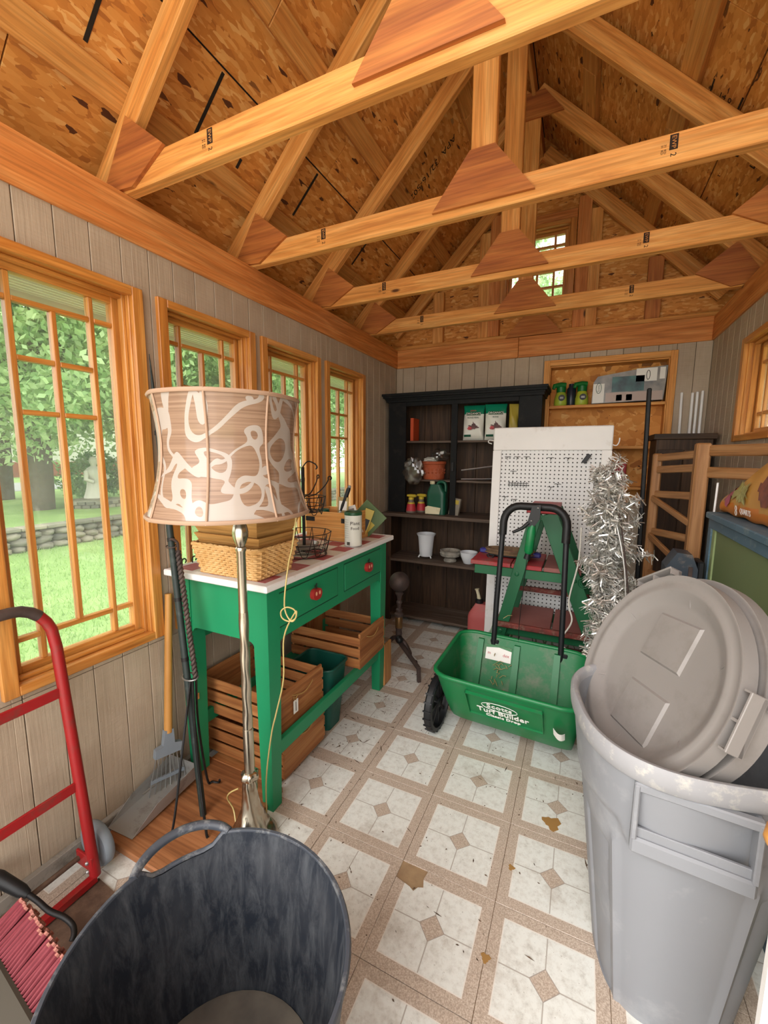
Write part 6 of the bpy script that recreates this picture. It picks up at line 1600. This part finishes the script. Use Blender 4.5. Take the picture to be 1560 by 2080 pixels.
# trees
def leaves(c, rad, n, size, seed, mat, name, par):
    rng = np.random.default_rng(seed); u = rng.normal(size=(n, 3)); u /= np.linalg.norm(u, axis=1)[:, None]
    clump = rng.normal(size=(160, 3)); clump /= np.linalg.norm(clump, axis=1)[:, None]; clump *= rng.uniform(.4, 1, (160, 1))
    p = clump[rng.integers(0, 160, n)]+u*rng.uniform(0, .24, (n, 1)); p = p*np.array(rad)+np.array(c)
    a = rng.normal(size=(n, 3)); a /= np.linalg.norm(a, axis=1)[:, None]; b_ = np.cross(a, rng.normal(size=(n, 3))); b_ /= np.linalg.norm(b_, axis=1)[:, None]
    s = size*rng.uniform(.6, 1.3, (n, 1)); vv = np.empty((n, 4, 3)); vv[:, 0] = p-a*s; vv[:, 1] = p+b_*s*.55; vv[:, 2] = p+a*s; vv[:, 3] = p-b_*s*.55
    me = bpy.data.meshes.new(name); me.vertices.add(n*4); me.vertices.foreach_set('co', (vv-np.array(c)).reshape(-1).astype(np.float32))
    me.loops.add(n*4); me.loops.foreach_set('vertex_index', np.arange(n*4, dtype=np.int32)); me.polygons.add(n); me.polygons.foreach_set('loop_start', np.arange(0, n*4, 4, dtype=np.int32))
    try: me.polygons.foreach_set('loop_total', np.full(n, 4, dtype=np.int32))
    except Exception: pass
    me.update(calc_edges=True); me.validate(); me.materials.append(M[mat])
    o = bpy.data.objects.new(name, me); o['kind'] = 'stuff'; return put(o, Mx.Translation(c), par)
def tree(x, y, h, rad, n, label, seed, z0=.02, tr=.33, lean=0):
    t = thing('shade_tree', label, 'tree', (x, y, z0)); r = random.Random(seed)
    top = V((x+lean, y, z0+h*.55))
    ob('trunk', B().tube(smooth_path([(x, y, z0-.05), (x+.03, y, z0+.3), (x+lean*.3, y+.05, z0+h*.3), top], 4), [tr*1.45, tr*1.15]+[tr]*6+[tr*.8]*5, 14), 'trunk', t, smooth=60)
    for k in range(6):
        a = r.uniform(0, 6.28); s = V((x+lean*.5, y, z0+h*r.uniform(.28, .5))); e = s+V((cos(a)*rad[0]*.6, sin(a)*rad[1]*.6, h*.22)); ob('branch', B().tube([s, (s+e)/2+V((0, 0, .15)), e], [tr*.35, tr*.25, tr*.1], 8), 'trunk', t, smooth=60)
    leaves((x+lean, y, z0+h*.62), rad, n*3, .085, seed, 'leaf', 'foliage', t)
tree(-11.9, 5.55, 7.5, (4.3, 4.3, 3.4), 26000, 'big leafy tree with thick trunk on lawn, seen through first window', 1, tr=.27)
tree(-15.5, 6.3, 8, (4.0, 4.5, 3.6), 16000, 'leafy tree standing behind the thick-trunked one across the lawn', 2, tr=.25)
tree(-9.5, 11.5, 7, (4.0, 4.0, 3.8), 22000, 'leafy tree filling the second window from the camera', 3)
tree(-13, 18, 9, (5.5, 5.0, 4.6), 20000, 'leafy tree seen through the third and fourth windows', 4)
tree(-22, 16, 9, (6, 6, 4.5), 12000, 'far leafy tree beyond the street, left of the house', 5)
tree(-2, 16, 8, (4, 3.5, 3.8), 9000, 'leafy tree behind the shed, seen through the gable window', 6, z0=-.34)
def shrub(x, y, r, label, seed):
    t = thing('shrub', label, 'shrub', (x, y, .02)); ob('stem', B().tube([(x, y, 0), (x, y, r*.8)], .03, 6), 'trunk', t); leaves((x, y, .02+r*.75), (r, r, r*.75), 2600, .07, seed, 'leaf2', 'foliage', t)
shrub(-12.9, 7.3, .95, 'round green shrub just behind the garden statue', 7); shrub(-12.2, 8.5, .85, 'round green shrub to the right of the garden statue', 8); shrub(-12.6, 9.6, .8, 'dark green shrub at the right edge of the first window', 9)
sta = thing('garden_statue', 'pale stone garden statue of a draped figure on round brick plinth', 'statue', (-11.5, 6.6, .02))
pl = ob('plinth', B().lathe([(.62, 0), (.62, .17), (.60, .18)], (-11.5, 6.6, .02), 28), 'stone', sta)
for row in range(2):
    for k in range(22):
        a = 2*pi*(k+.5*row)/22; ob('brick', B().box((-.05, -.08, 0), (.05, .08, .08), .008, m=Mx.Translation((-11.5+.62*cos(a), 6.6+.62*sin(a), .02+row*.088)) @ Mx.Rotation(a, 4, 'Z')), 'stone', pl)
ob('figure', B().lathe([(.2, 0), (.24, .04), (.22, .1), (.17, .3), (.15, .5), (.19, .62), (.2, .74), (.13, .82), (.06, .86), (.06, .90), (.09, .96), (.095, 1.02), (.06, 1.09), (.01, 1.11)], (-11.5, 6.6, .20), 24, flute=lambda a, z: 1+.12*sin(3*a+4*z)+.06*sin(9*a)), 'lawnwhite', sta, smooth=50)
ob('arm', B().tube([(-11.5, 6.42, .92), (-11.4, 6.34, .72), (-11.32, 6.48, .66)], [.06, .055, .045], 10), 'lawnwhite', sta, smooth=50); ob('arm', B().tube([(-11.5, 6.78, .92), (-11.38, 6.86, .76), (-11.33, 6.74, .86)], [.06, .055, .045], 10), 'lawnwhite', sta, smooth=50)
struct(ob('ground_street', B().box((-24, -10, .0), (-18.5, 60, .03)), 'asphalt'))
hs = thing('house', 'pale two-storey house with brick base beyond the street', 'house', (-34, 20, .02))
ob('wall', B().box((-38, 6, .9), (-30, 30, 6), 0), 'house', hs); ob('brick_base', B().box((-38.05, 11.95, 0), (-29.95, 30.05, .9)), 'brick', hs)
ob('roof', B().prism([(-38.6, 11.5, 6), (-29.4, 11.5, 6), (-34, 11.5, 8.6)], (0, 19, 0)), 'roofing', hs)
for y in (13.5, 16, 18.5, 21, 24, 27):
    f = ob('window', B().box((-29.98, y, 3.2), (-29.9, y+1.1, 4.7)), 'white', hs); ob('window_glass', B().box((-29.92, y+.1, 3.3), (-29.88, y+1.0, 4.6)), 'glass_dark', f)
h2 = thing('neighbour_house', 'red brick house wall seen through the small right window', 'house', (9, 14, -.34))
ob('wall', B().box((9, 6, -.34), (15, 20, 2.6)), 'brick', h2); ob('gable', B().prism([(8.8, 5.8, 2.6), (15.2, 5.8, 2.6), (12, 5.8, 4.4)], (0, 14.4, 0)), 'roofing', h2)
